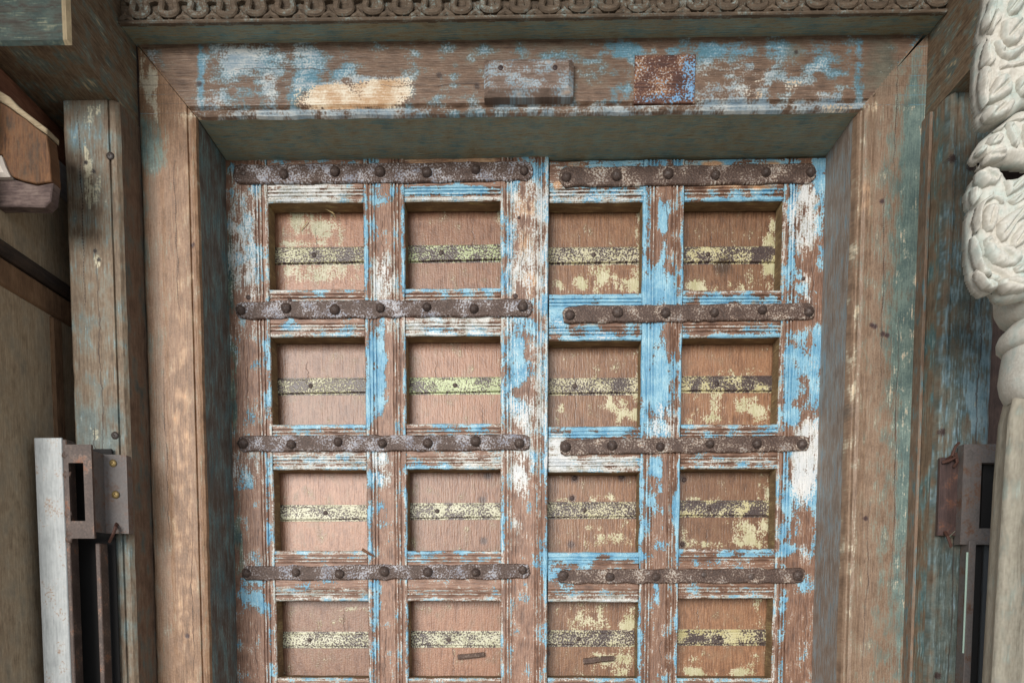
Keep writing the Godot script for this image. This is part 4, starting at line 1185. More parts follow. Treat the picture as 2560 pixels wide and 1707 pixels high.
func build_posts() -> void:
	var none := PackedByteArray()
	var s := Atlas.new(-1.0, 2.66, 2.02, 1.4, 700.0)
	var green := cover(s, [[-0.897, 2.561, 0.044, 0.053, 0.25], [-0.905, 2.473, 0.042, 0.106, 0.1], [-0.896, 1.952, 0.045, 0.055, 0.4], [-0.929, 1.841, 0.054, 0.075, 0.25], [-0.870, 1.607, 0.025, 0.114, 0.3], [-0.917, 2.152, 0.034, 0.091, 0.05], [0.941, 2.016, 0.049, 0.090, 0.2], [0.952, 2.194, 0.040, 0.089, 0.1], [0.942, 1.560, 0.052, 0.140, 0.25]])
	var cream := cover(s, [[-0.896, 2.587, 0.017, 0.035, 0.15], [-0.905, 2.473, 0.005, 0.062, 0.45], [-0.892, 2.456, 0.017, 0.053, 0.15], [-0.888, 2.296, 0.005, 0.013, 0.5], [-0.906, 1.933, 0.007, 0.015, 0.4], [-0.878, 2.438, 0.023, 0.036, 0.15], [-0.896, 2.596, 0.054, 0.022, 0.2], [0.871, 2.396, 0.010, 0.030, 0.3], [0.875, 2.265, 0.008, 0.026, 0.2], [0.949, 1.836, 0.039, 0.055, 0.1]])
	var blue := cover(s, [[0.957, 2.061, 0.032, 0.117, 0.3], [0.971, 1.962, 0.021, 0.072, 0.3], [0.898, 2.194, 0.016, 0.268, 0.15], [-0.902, 2.552, 0.036, 0.027, 0.25]])
	var wl := [rgb(92, 78, 64), rgb(128, 110, 90), rgb(156, 138, 116)]
	var coats := [coat(rgb(94, 102, 98), rgb(126, 134, 128), 0.3, 0.5, 0.4, 0.5, 0.0, 0.5, green, 15.0), coat(rgb(92, 122, 134), rgb(124, 150, 160), 0.12, 0.4, 0.5, 0.3, 0.0, 0.3, blue, 20.0), coat(rgb(166, 160, 136), rgb(204, 196, 170), 0.04, 0.4, 0.3, 0.4, 0.25, 0.2, cream, 35.0)]
	paint(s, -1.0, 1.26, -0.8, 2.66, true, wl, coats, 71)
	var coats_r := [coat(rgb(70, 80, 76), rgb(104, 114, 108), 0.55, 0.5, 0.35, 0.3, 0.0, 0.4, green, 15.0), coat(rgb(92, 122, 134), rgb(134, 156, 164), 0.24, 0.4, 0.55, 0.3, 0.0, 0.3, blue, 20.0), coat(rgb(176, 150, 106), rgb(200, 176, 134), 0.0, 0.3, 0.3, 0.4, 0.25, 0.2, cream, 35.0)]
	paint(s, 0.86, 1.26, 1.01, 2.66, true, wl, coats_r, 72)
	for p in [Vector2(-0.9085, 2.498), Vector2(-0.8925, 2.4802), Vector2(-0.8958, 2.3183), Vector2(-0.888, 2.3004)]:
		mark(s, p.x, p.y, 0.004, rgb(44, 38, 36), 0.9)
	for p in [Vector2(0.8919, 2.4852), Vector2(0.9297, 2.4677), Vector2(0.8931, 1.9343), Vector2(0.9021, 1.4203)]:
		mark(s, p.x, p.y, 0.007, rgb(52, 36, 34), 0.9)
	for c in [[-0.92, 2.6, -0.918, 2.2, 1.0], [-0.89, 2.3, -0.892, 1.9, 1.0], [-0.91, 1.95, -0.908, 1.75, 0.8], [0.94, 2.55, 0.942, 2.1, 1.1], [0.965, 2.3, 0.962, 1.7, 1.0], [0.925, 2.0, 0.927, 1.4, 1.0]]:
		crack(s, c[0], c[1], c[2], c[3], c[4] * 0.001, int(c[1] * 100.0))
	var m := finish(s, 0.7, 0.2)
	var z := 0.25
	var left := thing("timber_post", "grey-green timber post at the left of the door frame, two old screws in it", "post", "posts flanking the door frame")
	var pr := PackedVector2Array([Vector2(0, z - 0.004), Vector2(0.004, z), Vector2(0.095, z), Vector2(0.0965, z - 0.005), Vector2(0.0985, z - 0.005), Vector2(0.1, z), Vector2(0.11, z - 0.002), Vector2(0.117, z - 0.01)])
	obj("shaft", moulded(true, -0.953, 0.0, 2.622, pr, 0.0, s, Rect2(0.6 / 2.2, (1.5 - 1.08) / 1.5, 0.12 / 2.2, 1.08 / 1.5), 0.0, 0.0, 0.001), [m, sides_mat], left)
	var dark := plain(rgb(52, 44, 40), 0.5)
	for p in [Vector3(-0.8555, 2.5097, 0.25), Vector3(-0.8656, 1.9331, 0.25)]:
		var q := put("screw", dome(0.0085, 0.0035, 8), dark, left)
		q.position = p
	var right := thing("timber_post", "dark blue-grey timber post at the right of the door frame, behind the pale column", "post", "posts flanking the door frame")
	z = 0.256
	pr = PackedVector2Array([Vector2(0, z - 0.02), Vector2(0.004, z - 0.006), Vector2(0.01, z), Vector2(0.016, z - 0.002), Vector2(0.018, z - 0.006), Vector2(0.02, z - 0.002), Vector2(0.1, z), Vector2(0.107, z - 0.004)])
	obj("shaft", moulded(true, 0.882, 0.0, 2.614, pr, 0.0, s, Rect2(0.8 / 2.2, (1.5 - 1.08) / 1.5, 0.12 / 2.2, 1.08 / 1.5), 0.0, 0.0, 0.001), [m, sides_mat], right)
	var bead := tile(true, [rgb(96, 78, 64), rgb(128, 106, 88), rgb(152, 130, 110)], [coat(rgb(64, 100, 110), rgb(94, 128, 140), 0.3, 0.5, 0.3, 0.3, 0.0, 0.3)], 74)
	obj("edge_bead", [box(0.8745, 0.0, 0.15, 0.8815, 2.614, 0.196, 0.003)], [bead], right)

	# beam ends over the posts
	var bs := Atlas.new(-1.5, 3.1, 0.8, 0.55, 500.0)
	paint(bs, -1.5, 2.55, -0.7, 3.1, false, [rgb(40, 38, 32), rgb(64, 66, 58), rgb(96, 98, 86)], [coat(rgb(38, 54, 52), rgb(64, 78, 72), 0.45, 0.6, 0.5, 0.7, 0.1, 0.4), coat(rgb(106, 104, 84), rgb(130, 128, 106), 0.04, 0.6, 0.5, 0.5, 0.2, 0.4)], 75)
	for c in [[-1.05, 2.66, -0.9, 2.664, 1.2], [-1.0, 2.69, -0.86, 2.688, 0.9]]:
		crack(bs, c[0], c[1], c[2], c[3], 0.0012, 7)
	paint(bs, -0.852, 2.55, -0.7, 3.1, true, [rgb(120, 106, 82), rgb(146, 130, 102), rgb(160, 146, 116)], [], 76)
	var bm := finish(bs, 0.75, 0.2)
	var wood := tile(true, [rgb(82, 66, 52), rgb(126, 106, 84), rgb(166, 146, 120)], [coat(rgb(74, 92, 92), rgb(108, 124, 120), 0.34, 0.6, 0.3, 0.7, 0.1, 0.35), coat(rgb(176, 152, 118), rgb(200, 180, 146), 0.1, 0.6, 0.4, 0.6, 0.0, 0.3)], 77)
	# on end faces the grain runs from front to back
	wood.uv1_triplanar = false
	wood.uv1_world_triplanar = false
	var lb := thing("beam_end", "dark green beam end resting on the left post, top left corner", "beam", "beam ends over the posts")
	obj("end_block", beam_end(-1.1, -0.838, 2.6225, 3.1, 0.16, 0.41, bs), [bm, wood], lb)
	var rb := thing("beam_end", "brown and grey beam end resting on the right post, behind the column", "beam", "beam ends over the posts")
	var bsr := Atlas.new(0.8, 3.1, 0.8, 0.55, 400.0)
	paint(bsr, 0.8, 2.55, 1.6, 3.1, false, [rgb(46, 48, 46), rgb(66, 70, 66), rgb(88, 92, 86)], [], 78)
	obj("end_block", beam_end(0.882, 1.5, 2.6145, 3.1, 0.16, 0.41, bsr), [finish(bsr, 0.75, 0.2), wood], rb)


# A squared beam end: weathered front face, and sides and underside whose grain runs front to back.
func beam_end(x0: float, x1: float, y0: float, y1: float, z0: float, z1: float, at: Atlas) -> Array:
	var f := Shape.new()
	var g := Shape.new()
	var b := 0.006
	f.quad(Vector3(x0 + b, y0 + b, z1), Vector3(x0 + b, y1, z1), Vector3(x1 - b, y1, z1), Vector3(x1 - b, y0 + b, z1), at.uv(x0 + b, y0 + b), at.uv(x0 + b, y1), at.uv(x1 - b, y1), at.uv(x1 - b, y0 + b))
	f.quad(Vector3(x0, y0, z1 - b), Vector3(x0 + b, y0 + b, z1), Vector3(x1 - b, y0 + b, z1), Vector3(x1, y0, z1 - b), at.uv(x0, y0), at.uv(x0 + b, y0 + b), at.uv(x1 - b, y0 + b), at.uv(x1, y0))
	f.quad(Vector3(x1, y0, z1 - b), Vector3(x1 - b, y0 + b, z1), Vector3(x1 - b, y1, z1), Vector3(x1, y1, z1 - b), at.uv(x1, y0), at.uv(x1 - b, y0 + b), at.uv(x1 - b, y1), at.uv(x1, y1))
	f.quad(Vector3(x0 + b, y1, z1), Vector3(x0 + b, y0 + b, z1), Vector3(x0, y0, z1 - b), Vector3(x0, y1, z1 - b), at.uv(x0, y1), at.uv(x0, y0), at.uv(x0, y0), at.uv(x0, y1))
	var w := z1 - z0
	g.quad(Vector3(x0, y0, z0), Vector3(x0, y0, z1 - b), Vector3(x1, y0, z1 - b), Vector3(x1, y0, z0), Vector2(0, 0), Vector2(0, w), Vector2(x1 - x0, w), Vector2(x1 - x0, 0))
	g.quad(Vector3(x1, y0, z1 - b), Vector3(x1, y1, z1 - b), Vector3(x1, y1, z0), Vector3(x1, y0, z0), Vector2(0.1, 0.6), Vector2(0.1 + y1 - y0, 0.6), Vector2(0.1 + y1 - y0, 0.6 + w), Vector2(0.1, 0.6 + w))
	g.quad(Vector3(x0, y0, z0), Vector3(x0, y1, z0), Vector3(x0, y1, z1 - b), Vector3(x0, y0, z1 - b), Vector2(0.3, 0.3), Vector2(0.3 + y1 - y0, 0.3), Vector2(0.3 + y1 - y0, 0.3 + w), Vector2(0.3, 0.3 + w))
	g.quad(Vector3(x0, y1, z0), Vector3(x1, y1, z0), Vector3(x1, y1, z1 - b), Vector3(x0, y1, z1 - b))
	g.quad(Vector3(x0, y0, z0), Vector3(x1, y0, z0), Vector3(x1, y1, z0), Vector3(x0, y1, z0))
	return [f, g]


# ---------------------------------------------------------------- the pale carved column on the right

func build_column() -> void:
	var mat := tile(true, [rgb(168, 162, 150), rgb(200, 196, 186), rgb(222, 220, 212)], [coat(rgb(150, 172, 168), rgb(180, 196, 190), 0.26, 0.3, 0.0, 0.9, 0.0, 0.6), coat(rgb(124, 112, 96), rgb(150, 138, 120), 0.12, 0.1, 0.0, 0.5, 0.5, 0.3)], 81, 0.8, 0.1, 1.0, 0.25)
	var col := thing("carved_column", "pale whitewashed carved column with scrolled capital at the right edge", "column")
	var zc := 0.5
	var cx := 0.965
	var shaft := PackedVector2Array()
	for p in [Vector2(0.8571, 1.9396), Vector2(0.8494, 1.9056), Vector2(0.8473, 1.8676), Vector2(0.8449, 1.7989), Vector2(0.8415, 1.6444), Vector2(0.8388, 1.4337)]:
		shaft.append(Vector2((cx - p.x) * 0.82, p.y))
	shaft.append(Vector2(0.125, 0.3))
	shaft.append(Vector2(0.125, 0.0))
	shaft.reverse()
	var streaked := tile(true, [rgb(134, 128, 114), rgb(174, 168, 152), rgb(206, 200, 186)], [coat(rgb(112, 104, 92), rgb(140, 130, 114), 0.26, 0.8, 0.6, 0.4, 0.1, 0.4), coat(rgb(150, 172, 166), rgb(178, 194, 186), 0.14, 0.6, 0.3, 0.6, 0.0, 0.4)], 82, 0.8, 0.14)
	put("shaft", lathe(cx, zc, shaft, 60, 0.09), streaked, col)
	var rings := [[Vector2(0.8901, 2.0483), Vector2(0.8516, 2.0299), Vector2(0.8467, 2.0037), Vector2(0.845, 1.9736), Vector2(0.8481, 1.9547), Vector2(0.8555, 1.9419), Vector2(0.8634, 1.9358)], [Vector2(0.8881, 2.0916), Vector2(0.8573, 2.0709), Vector2(0.8429, 2.0561), Vector2(0.8381, 2.0449), Vector2(0.8401, 2.0337), Vector2(0.8487, 2.0261), Vector2(0.8822, 2.0229)], [Vector2(0.8284, 2.1454), Vector2(0.8319, 2.1008), Vector2(0.8416, 2.0844), Vector2(0.8572, 2.0739), Vector2(0.8802, 2.067)]]
	for r in rings:
		var pr := PackedVector2Array()
		for p in r:
			pr.append(Vector2(maxf((cx - p.x) * 0.82, 0.02), p.y))
		pr.reverse()
		put("ring", lathe(cx, zc, pr, 48, 0.0), mat, col)
	# the scrolled capital
	var one := PackedVector2Array([Vector2(0.761, 2.6038), Vector2(0.7613, 2.5634), Vector2(0.7568, 2.5364), Vector2(0.7526, 2.5175), Vector2(0.7567, 2.5053), Vector2(0.7525, 2.4877), Vector2(0.7509, 2.4413), Vector2(0.7536, 2.4105), Vector2(0.7592, 2.3946), Vector2(0.7575, 2.385), Vector2(0.7637, 2.3726), Vector2(0.7801, 2.3703), Vector2(0.8011, 2.3777), Vector2(0.8252, 2.3953), Vector2(0.8813, 2.4056), Vector2(0.9802, 2.4045), Vector2(0.9696, 2.6008)])
	var two := PackedVector2Array([Vector2(0.8746, 2.3959), Vector2(0.8118, 2.3864), Vector2(0.7846, 2.3649), Vector2(0.7574, 2.3426), Vector2(0.7462, 2.3236), Vector2(0.7444, 2.314), Vector2(0.7503, 2.3084), Vector2(0.7602, 2.3104), Vector2(0.757, 2.3008), Vector2(0.7699, 2.2972), Vector2(0.7944, 2.3038), Vector2(0.8313, 2.2993), Vector2(0.8798, 2.2899), Vector2(0.9785, 2.289), Vector2(0.9728, 2.3948)])
	var three := PackedVector2Array([Vector2(0.776, 2.3006), Vector2(0.7641, 2.2965), Vector2(0.7551, 2.2883), Vector2(0.7519, 2.2786), Vector2(0.7466, 2.2689), Vector2(0.749, 2.2465), Vector2(0.7528, 2.2409), Vector2(0.7479, 2.22), Vector2(0.7512, 2.1567), Vector2(0.7568, 2.127), Vector2(0.7663, 2.1072), Vector2(0.7797, 2.0971), Vector2(0.7953, 2.1034), Vector2(0.8045, 2.0899), Vector2(0.8191, 2.0855), Vector2(0.8477, 2.091), Vector2(0.8969, 2.085), Vector2(0.9963, 2.1055), Vector2(0.9858, 2.3013), Vector2(0.8583, 2.2942), Vector2(0.8305, 2.2778), Vector2(0.8077, 2.278), Vector2(0.7942, 2.2935)])
	var cuts3 := [PackedVector2Array([Vector2(0.7679, 2.1901), Vector2(0.7614, 2.2095), Vector2(0.7659, 2.2372), Vector2(0.7797, 2.2453), Vector2(0.7916, 2.2314), Vector2(0.7896, 2.2121)]), PackedVector2Array([Vector2(0.7845, 2.2646), Vector2(0.7991, 2.2534), Vector2(0.7984, 2.2369), Vector2(0.7839, 2.2121), Vector2(0.7834, 2.1927), Vector2(0.7940, 2.1773), Vector2(0.8066, 2.1800), Vector2(0.8104, 2.1897)]), PackedVector2Array([Vector2(0.7616, 2.2040), Vector2(0.7656, 2.1762), Vector2(0.7721, 2.1566), Vector2(0.7869, 2.1426), Vector2(0.8014, 2.1369), Vector2(0.8183, 2.1396), Vector2(0.8321, 2.1506)]), PackedVector2Array([Vector2(0.7500, 2.2096), Vector2(0.7549, 2.1735), Vector2(0.7624, 2.1511), Vector2(0.7760, 2.1315), Vector2(0.7934, 2.1244), Vector2(0.8082, 2.1117), Vector2(0.8254, 2.1102), Vector2(0.8481, 2.1100)]), PackedVector2Array([Vector2(0.7555, 2.1456), Vector2(0.7634, 2.1260), Vector2(0.7754, 2.1133), Vector2(0.7912, 2.1090)]), PackedVector2Array([Vector2(0.8104, 2.1897), Vector2(0.8098, 2.1730), Vector2(0.8171, 2.1674), Vector2(0.8338, 2.1756), Vector2(0.8445, 2.1894)]), PackedVector2Array([Vector2(0.7979, 2.2175), Vector2(0.8143, 2.2312), Vector2(0.8253, 2.2366)]), PackedVector2Array([Vector2(0.8171, 2.1368), Vector2(0.8245, 2.1283), Vector2(0.8473, 2.1282)]), PackedVector2Array([Vector2(0.8043, 2.2008), Vector2(0.8209, 2.2090), Vector2(0.8428, 2.2254)]), PackedVector2Array([Vector2(0.8237, 2.1479), Vector2(0.8456, 2.1644)]), PackedVector2Array([Vector2(0.7551, 2.2924), Vector2(0.7669, 2.2813), Vector2(0.7779, 2.2866)]), PackedVector2Array([Vector2(0.7529, 2.2759), Vector2(0.7646, 2.2675), Vector2(0.7786, 2.2701)]), PackedVector2Array([Vector2(0.7570, 2.2455), Vector2(0.7622, 2.2565), Vector2(0.7762, 2.2619)]), PackedVector2Array([Vector2(0.8023, 2.2451), Vector2(0.8188, 2.2560), Vector2(0.8405, 2.2751)]), PackedVector2Array([Vector2(0.7959, 2.1981), Vector2(0.8005, 2.1898)]), PackedVector2Array([Vector2(0.7699, 2.2095), Vector2(0.7761, 2.1955)]), PackedVector2Array([Vector2(0.7522, 2.1902), Vector2(0.7580, 2.1874)]), PackedVector2Array([Vector2(0.7529, 2.1735), Vector2(0.7602, 2.1693)]), PackedVector2Array([Vector2(0.7563, 2.1595), Vector2(0.7636, 2.1553)])]
	var scrolls := [put("upper_scroll", carved(one, 0.545, 0.02, 0.026, [], 0.0036, 0.02, 0.0022), mat, col), put("middle_scroll", carved(two, 0.555, 0.018, 0.022, [], 0.0036, 0.02, 0.0022), mat, col), put("lower_scroll", carved(three, 0.545, 0.022, 0.028, cuts3.slice(3, 5), 0.0036, 0.01, 0.0022), mat, col)]
	var leaves := [
		[PackedVector2Array([Vector2(0.7648, 2.4903), Vector2(0.7673, 2.4760), Vector2(0.7752, 2.4635), Vector2(0.7884, 2.4588), Vector2(0.8029, 2.4640), Vector2(0.8152, 2.4772), Vector2(0.8260, 2.4842), Vector2(0.8255, 2.4939), Vector2(0.8075, 2.4844), Vector2(0.7967, 2.4783), Vector2(0.7857, 2.4767), Vector2(0.7781, 2.4812), Vector2(0.7749, 2.4910)]), PackedVector2Array([Vector2(0.7746, 2.5203), Vector2(0.7744, 2.5044), Vector2(0.7778, 2.4883), Vector2(0.7874, 2.4811), Vector2(0.8002, 2.4827), Vector2(0.8107, 2.4950), Vector2(0.8138, 2.5092), Vector2(0.8113, 2.5234), Vector2(0.7946, 2.5253)]), PackedVector2Array([Vector2(0.7844, 2.5485), Vector2(0.7830, 2.5379), Vector2(0.7889, 2.5290), Vector2(0.7999, 2.5306), Vector2(0.8103, 2.5446), Vector2(0.8112, 2.5657), Vector2(0.7928, 2.5660)]), PackedVector2Array([Vector2(0.7569, 2.5453), Vector2(0.7501, 2.5330), Vector2(0.7490, 2.5153), Vector2(0.7547, 2.5099), Vector2(0.7598, 2.5205), Vector2(0.7648, 2.5346), Vector2(0.7678, 2.5487), Vector2(0.7599, 2.5629)]), PackedVector2Array([Vector2(0.7698, 2.5451), Vector2(0.7754, 2.5238), Vector2(0.7683, 2.5160), Vector2(0.7633, 2.5045), Vector2(0.7584, 2.5099), Vector2(0.7640, 2.5311)]), PackedVector2Array([Vector2(0.7570, 2.5010), Vector2(0.7522, 2.4815), Vector2(0.7501, 2.4673), Vector2(0.7496, 2.4566), Vector2(0.7591, 2.4512), Vector2(0.7672, 2.4564), Vector2(0.7667, 2.4689), Vector2(0.7613, 2.4850)]), PackedVector2Array([Vector2(0.7497, 2.4531), Vector2(0.7475, 2.4281), Vector2(0.7499, 2.4047), Vector2(0.7552, 2.3885), Vector2(0.7600, 2.3957), Vector2(0.7605, 2.4172), Vector2(0.7622, 2.4422), Vector2(0.7582, 2.4494)]), PackedVector2Array([Vector2(0.7691, 2.4332), Vector2(0.7607, 2.4136), Vector2(0.7594, 2.3993), Vector2(0.7671, 2.3947), Vector2(0.7817, 2.3990), Vector2(0.7961, 2.4096), Vector2(0.7973, 2.4239), Vector2(0.7912, 2.4365), Vector2(0.7799, 2.4402)]), PackedVector2Array([Vector2(0.7599, 2.3885), Vector2(0.7547, 2.3795), Vector2(0.7588, 2.3696), Vector2(0.7756, 2.3685), Vector2(0.7938, 2.3773), Vector2(0.8015, 2.3916), Vector2(0.7973, 2.4024), Vector2(0.7782, 2.3955)]), PackedVector2Array([Vector2(0.8025, 2.4310), Vector2(0.8015, 2.4131), Vector2(0.8112, 2.4023), Vector2(0.8296, 2.4056), Vector2(0.8280, 2.4396), Vector2(0.8133, 2.4380)]), PackedVector2Array([Vector2(0.7903, 2.4561), Vector2(0.7720, 2.4510), Vector2(0.7778, 2.4465), Vector2(0.7943, 2.4490), Vector2(0.8273, 2.4548), Vector2(0.8268, 2.4664), Vector2(0.8067, 2.4613)]), PackedVector2Array([Vector2(0.8141, 2.5622), Vector2(0.8123, 2.5410), Vector2(0.8174, 2.5109), Vector2(0.8248, 2.5090), Vector2(0.8224, 2.5620)])],
		[PackedVector2Array([Vector2(0.7858, 2.3600), Vector2(0.7875, 2.3420), Vector2(0.7948, 2.3239), Vector2(0.8061, 2.3193), Vector2(0.8102, 2.3310), Vector2(0.8047, 2.3508), Vector2(0.7950, 2.3608)]), PackedVector2Array([Vector2(0.7625, 2.3405), Vector2(0.7574, 2.3315), Vector2(0.7614, 2.3243), Vector2(0.7761, 2.3259), Vector2(0.7823, 2.3331), Vector2(0.7791, 2.3439)]), PackedVector2Array([Vector2(0.7447, 2.3227), Vector2(0.7423, 2.3137), Vector2(0.7489, 2.3114), Vector2(0.7582, 2.3198), Vector2(0.7566, 2.3276)]), PackedVector2Array([Vector2(0.7599, 2.3153), Vector2(0.7549, 2.3027), Vector2(0.7569, 2.2976), Vector2(0.7791, 2.3007), Vector2(0.7917, 2.3095), Vector2(0.7837, 2.3223)]), PackedVector2Array([Vector2(0.8118, 2.3579), Vector2(0.8108, 2.3382), Vector2(0.8172, 2.3201), Vector2(0.8301, 2.3218), Vector2(0.8283, 2.3613)]), PackedVector2Array([Vector2(0.7659, 2.3476), Vector2(0.7839, 2.3600), Vector2(0.7984, 2.3670), Vector2(0.8164, 2.3776), Vector2(0.8274, 2.3810), Vector2(0.8279, 2.3685), Vector2(0.8098, 2.3615), Vector2(0.7893, 2.3632), Vector2(0.7807, 2.3493)])],
		[PackedVector2Array([Vector2(0.7601, 2.1983), Vector2(0.7565, 2.2176), Vector2(0.7643, 2.2339), Vector2(0.7754, 2.2366), Vector2(0.7828, 2.2255), Vector2(0.7809, 2.2064), Vector2(0.7746, 2.1900), Vector2(0.7661, 2.1900)]), PackedVector2Array([Vector2(0.7520, 2.1901), Vector2(0.7469, 2.2122), Vector2(0.7529, 2.2368), Vector2(0.7692, 2.2503), Vector2(0.7861, 2.2479), Vector2(0.7917, 2.2337), Vector2(0.7854, 2.2324), Vector2(0.7751, 2.2415), Vector2(0.7613, 2.2367), Vector2(0.7550, 2.2203), Vector2(0.7551, 2.1984)]), PackedVector2Array([Vector2(0.7610, 2.1791), Vector2(0.7719, 2.1867), Vector2(0.7781, 2.1734), Vector2(0.7896, 2.1673), Vector2(0.8036, 2.1677), Vector2(0.8209, 2.1593), Vector2(0.8243, 2.1455), Vector2(0.8136, 2.1345), Vector2(0.7939, 2.1319), Vector2(0.7767, 2.1389), Vector2(0.7648, 2.1542)]), PackedVector2Array([Vector2(0.7796, 2.2036), Vector2(0.7958, 2.2172), Vector2(0.8177, 2.2307), Vector2(0.8340, 2.2415), Vector2(0.8351, 2.2169), Vector2(0.8133, 2.2034), Vector2(0.8029, 2.1842), Vector2(0.7990, 2.1760), Vector2(0.7894, 2.1719), Vector2(0.7790, 2.1844)]), PackedVector2Array([Vector2(0.8063, 2.1842), Vector2(0.8028, 2.1677), Vector2(0.8096, 2.1608), Vector2(0.8260, 2.1703), Vector2(0.8367, 2.1812), Vector2(0.8356, 2.2059), Vector2(0.8190, 2.2006)]), PackedVector2Array([Vector2(0.7447, 2.1902), Vector2(0.7456, 2.1627), Vector2(0.7521, 2.1405), Vector2(0.7634, 2.1211), Vector2(0.7782, 2.1182), Vector2(0.7686, 2.1321), Vector2(0.7593, 2.1515), Vector2(0.7541, 2.1736)]), PackedVector2Array([Vector2(0.7515, 2.1350), Vector2(0.7552, 2.1156), Vector2(0.7670, 2.1016), Vector2(0.7842, 2.0973), Vector2(0.7870, 2.1098), Vector2(0.7692, 2.1169)]), PackedVector2Array([Vector2(0.7890, 2.1153), Vector2(0.7873, 2.1042), Vector2(0.8013, 2.0930), Vector2(0.8239, 2.0929), Vector2(0.8406, 2.0983), Vector2(0.8398, 2.1149), Vector2(0.8170, 2.1207)]), PackedVector2Array([Vector2(0.8080, 2.1318), Vector2(0.8141, 2.1229), Vector2(0.8393, 2.1260), Vector2(0.8384, 2.1454), Vector2(0.8218, 2.1400)]), PackedVector2Array([Vector2(0.7480, 2.2886), Vector2(0.7472, 2.2723), Vector2(0.7575, 2.2613), Vector2(0.7770, 2.2639), Vector2(0.7848, 2.2774), Vector2(0.7787, 2.2883), Vector2(0.7617, 2.2939)]), PackedVector2Array([Vector2(0.7420, 2.2642), Vector2(0.7412, 2.2478), Vector2(0.7459, 2.2368), Vector2(0.7551, 2.2504), Vector2(0.7519, 2.2614)]), PackedVector2Array([Vector2(0.7878, 2.2719), Vector2(0.7946, 2.2446), Vector2(0.8111, 2.2526), Vector2(0.8326, 2.2715), Vector2(0.8318, 2.2878), Vector2(0.8101, 2.2744)]), PackedVector2Array([Vector2(0.7949, 2.2391), Vector2(0.8064, 2.2308), Vector2(0.8337, 2.2470), Vector2(0.8329, 2.2633)])]]
	for k in 3:
		scrolls[k].position.x = 0.009
		for o in leaves[k]:
			put("leaf", carved(o, [0.566, 0.572, 0.567][k], 0.009, 0.018, [vein(o)], 0.0032, 0.008, 0.0016), mat, scrolls[k])
	put("core", lathe(cx + 0.015, zc, PackedVector2Array([Vector2(0.075, 2.18), Vector2(0.07, 2.4), Vector2(0.075, 2.62), Vector2(0.09, 2.8), Vector2(0.09, 3.14)]), 32, 0.0), mat, col)


# ---------------------------------------------------------------- the wall that runs forward on the left

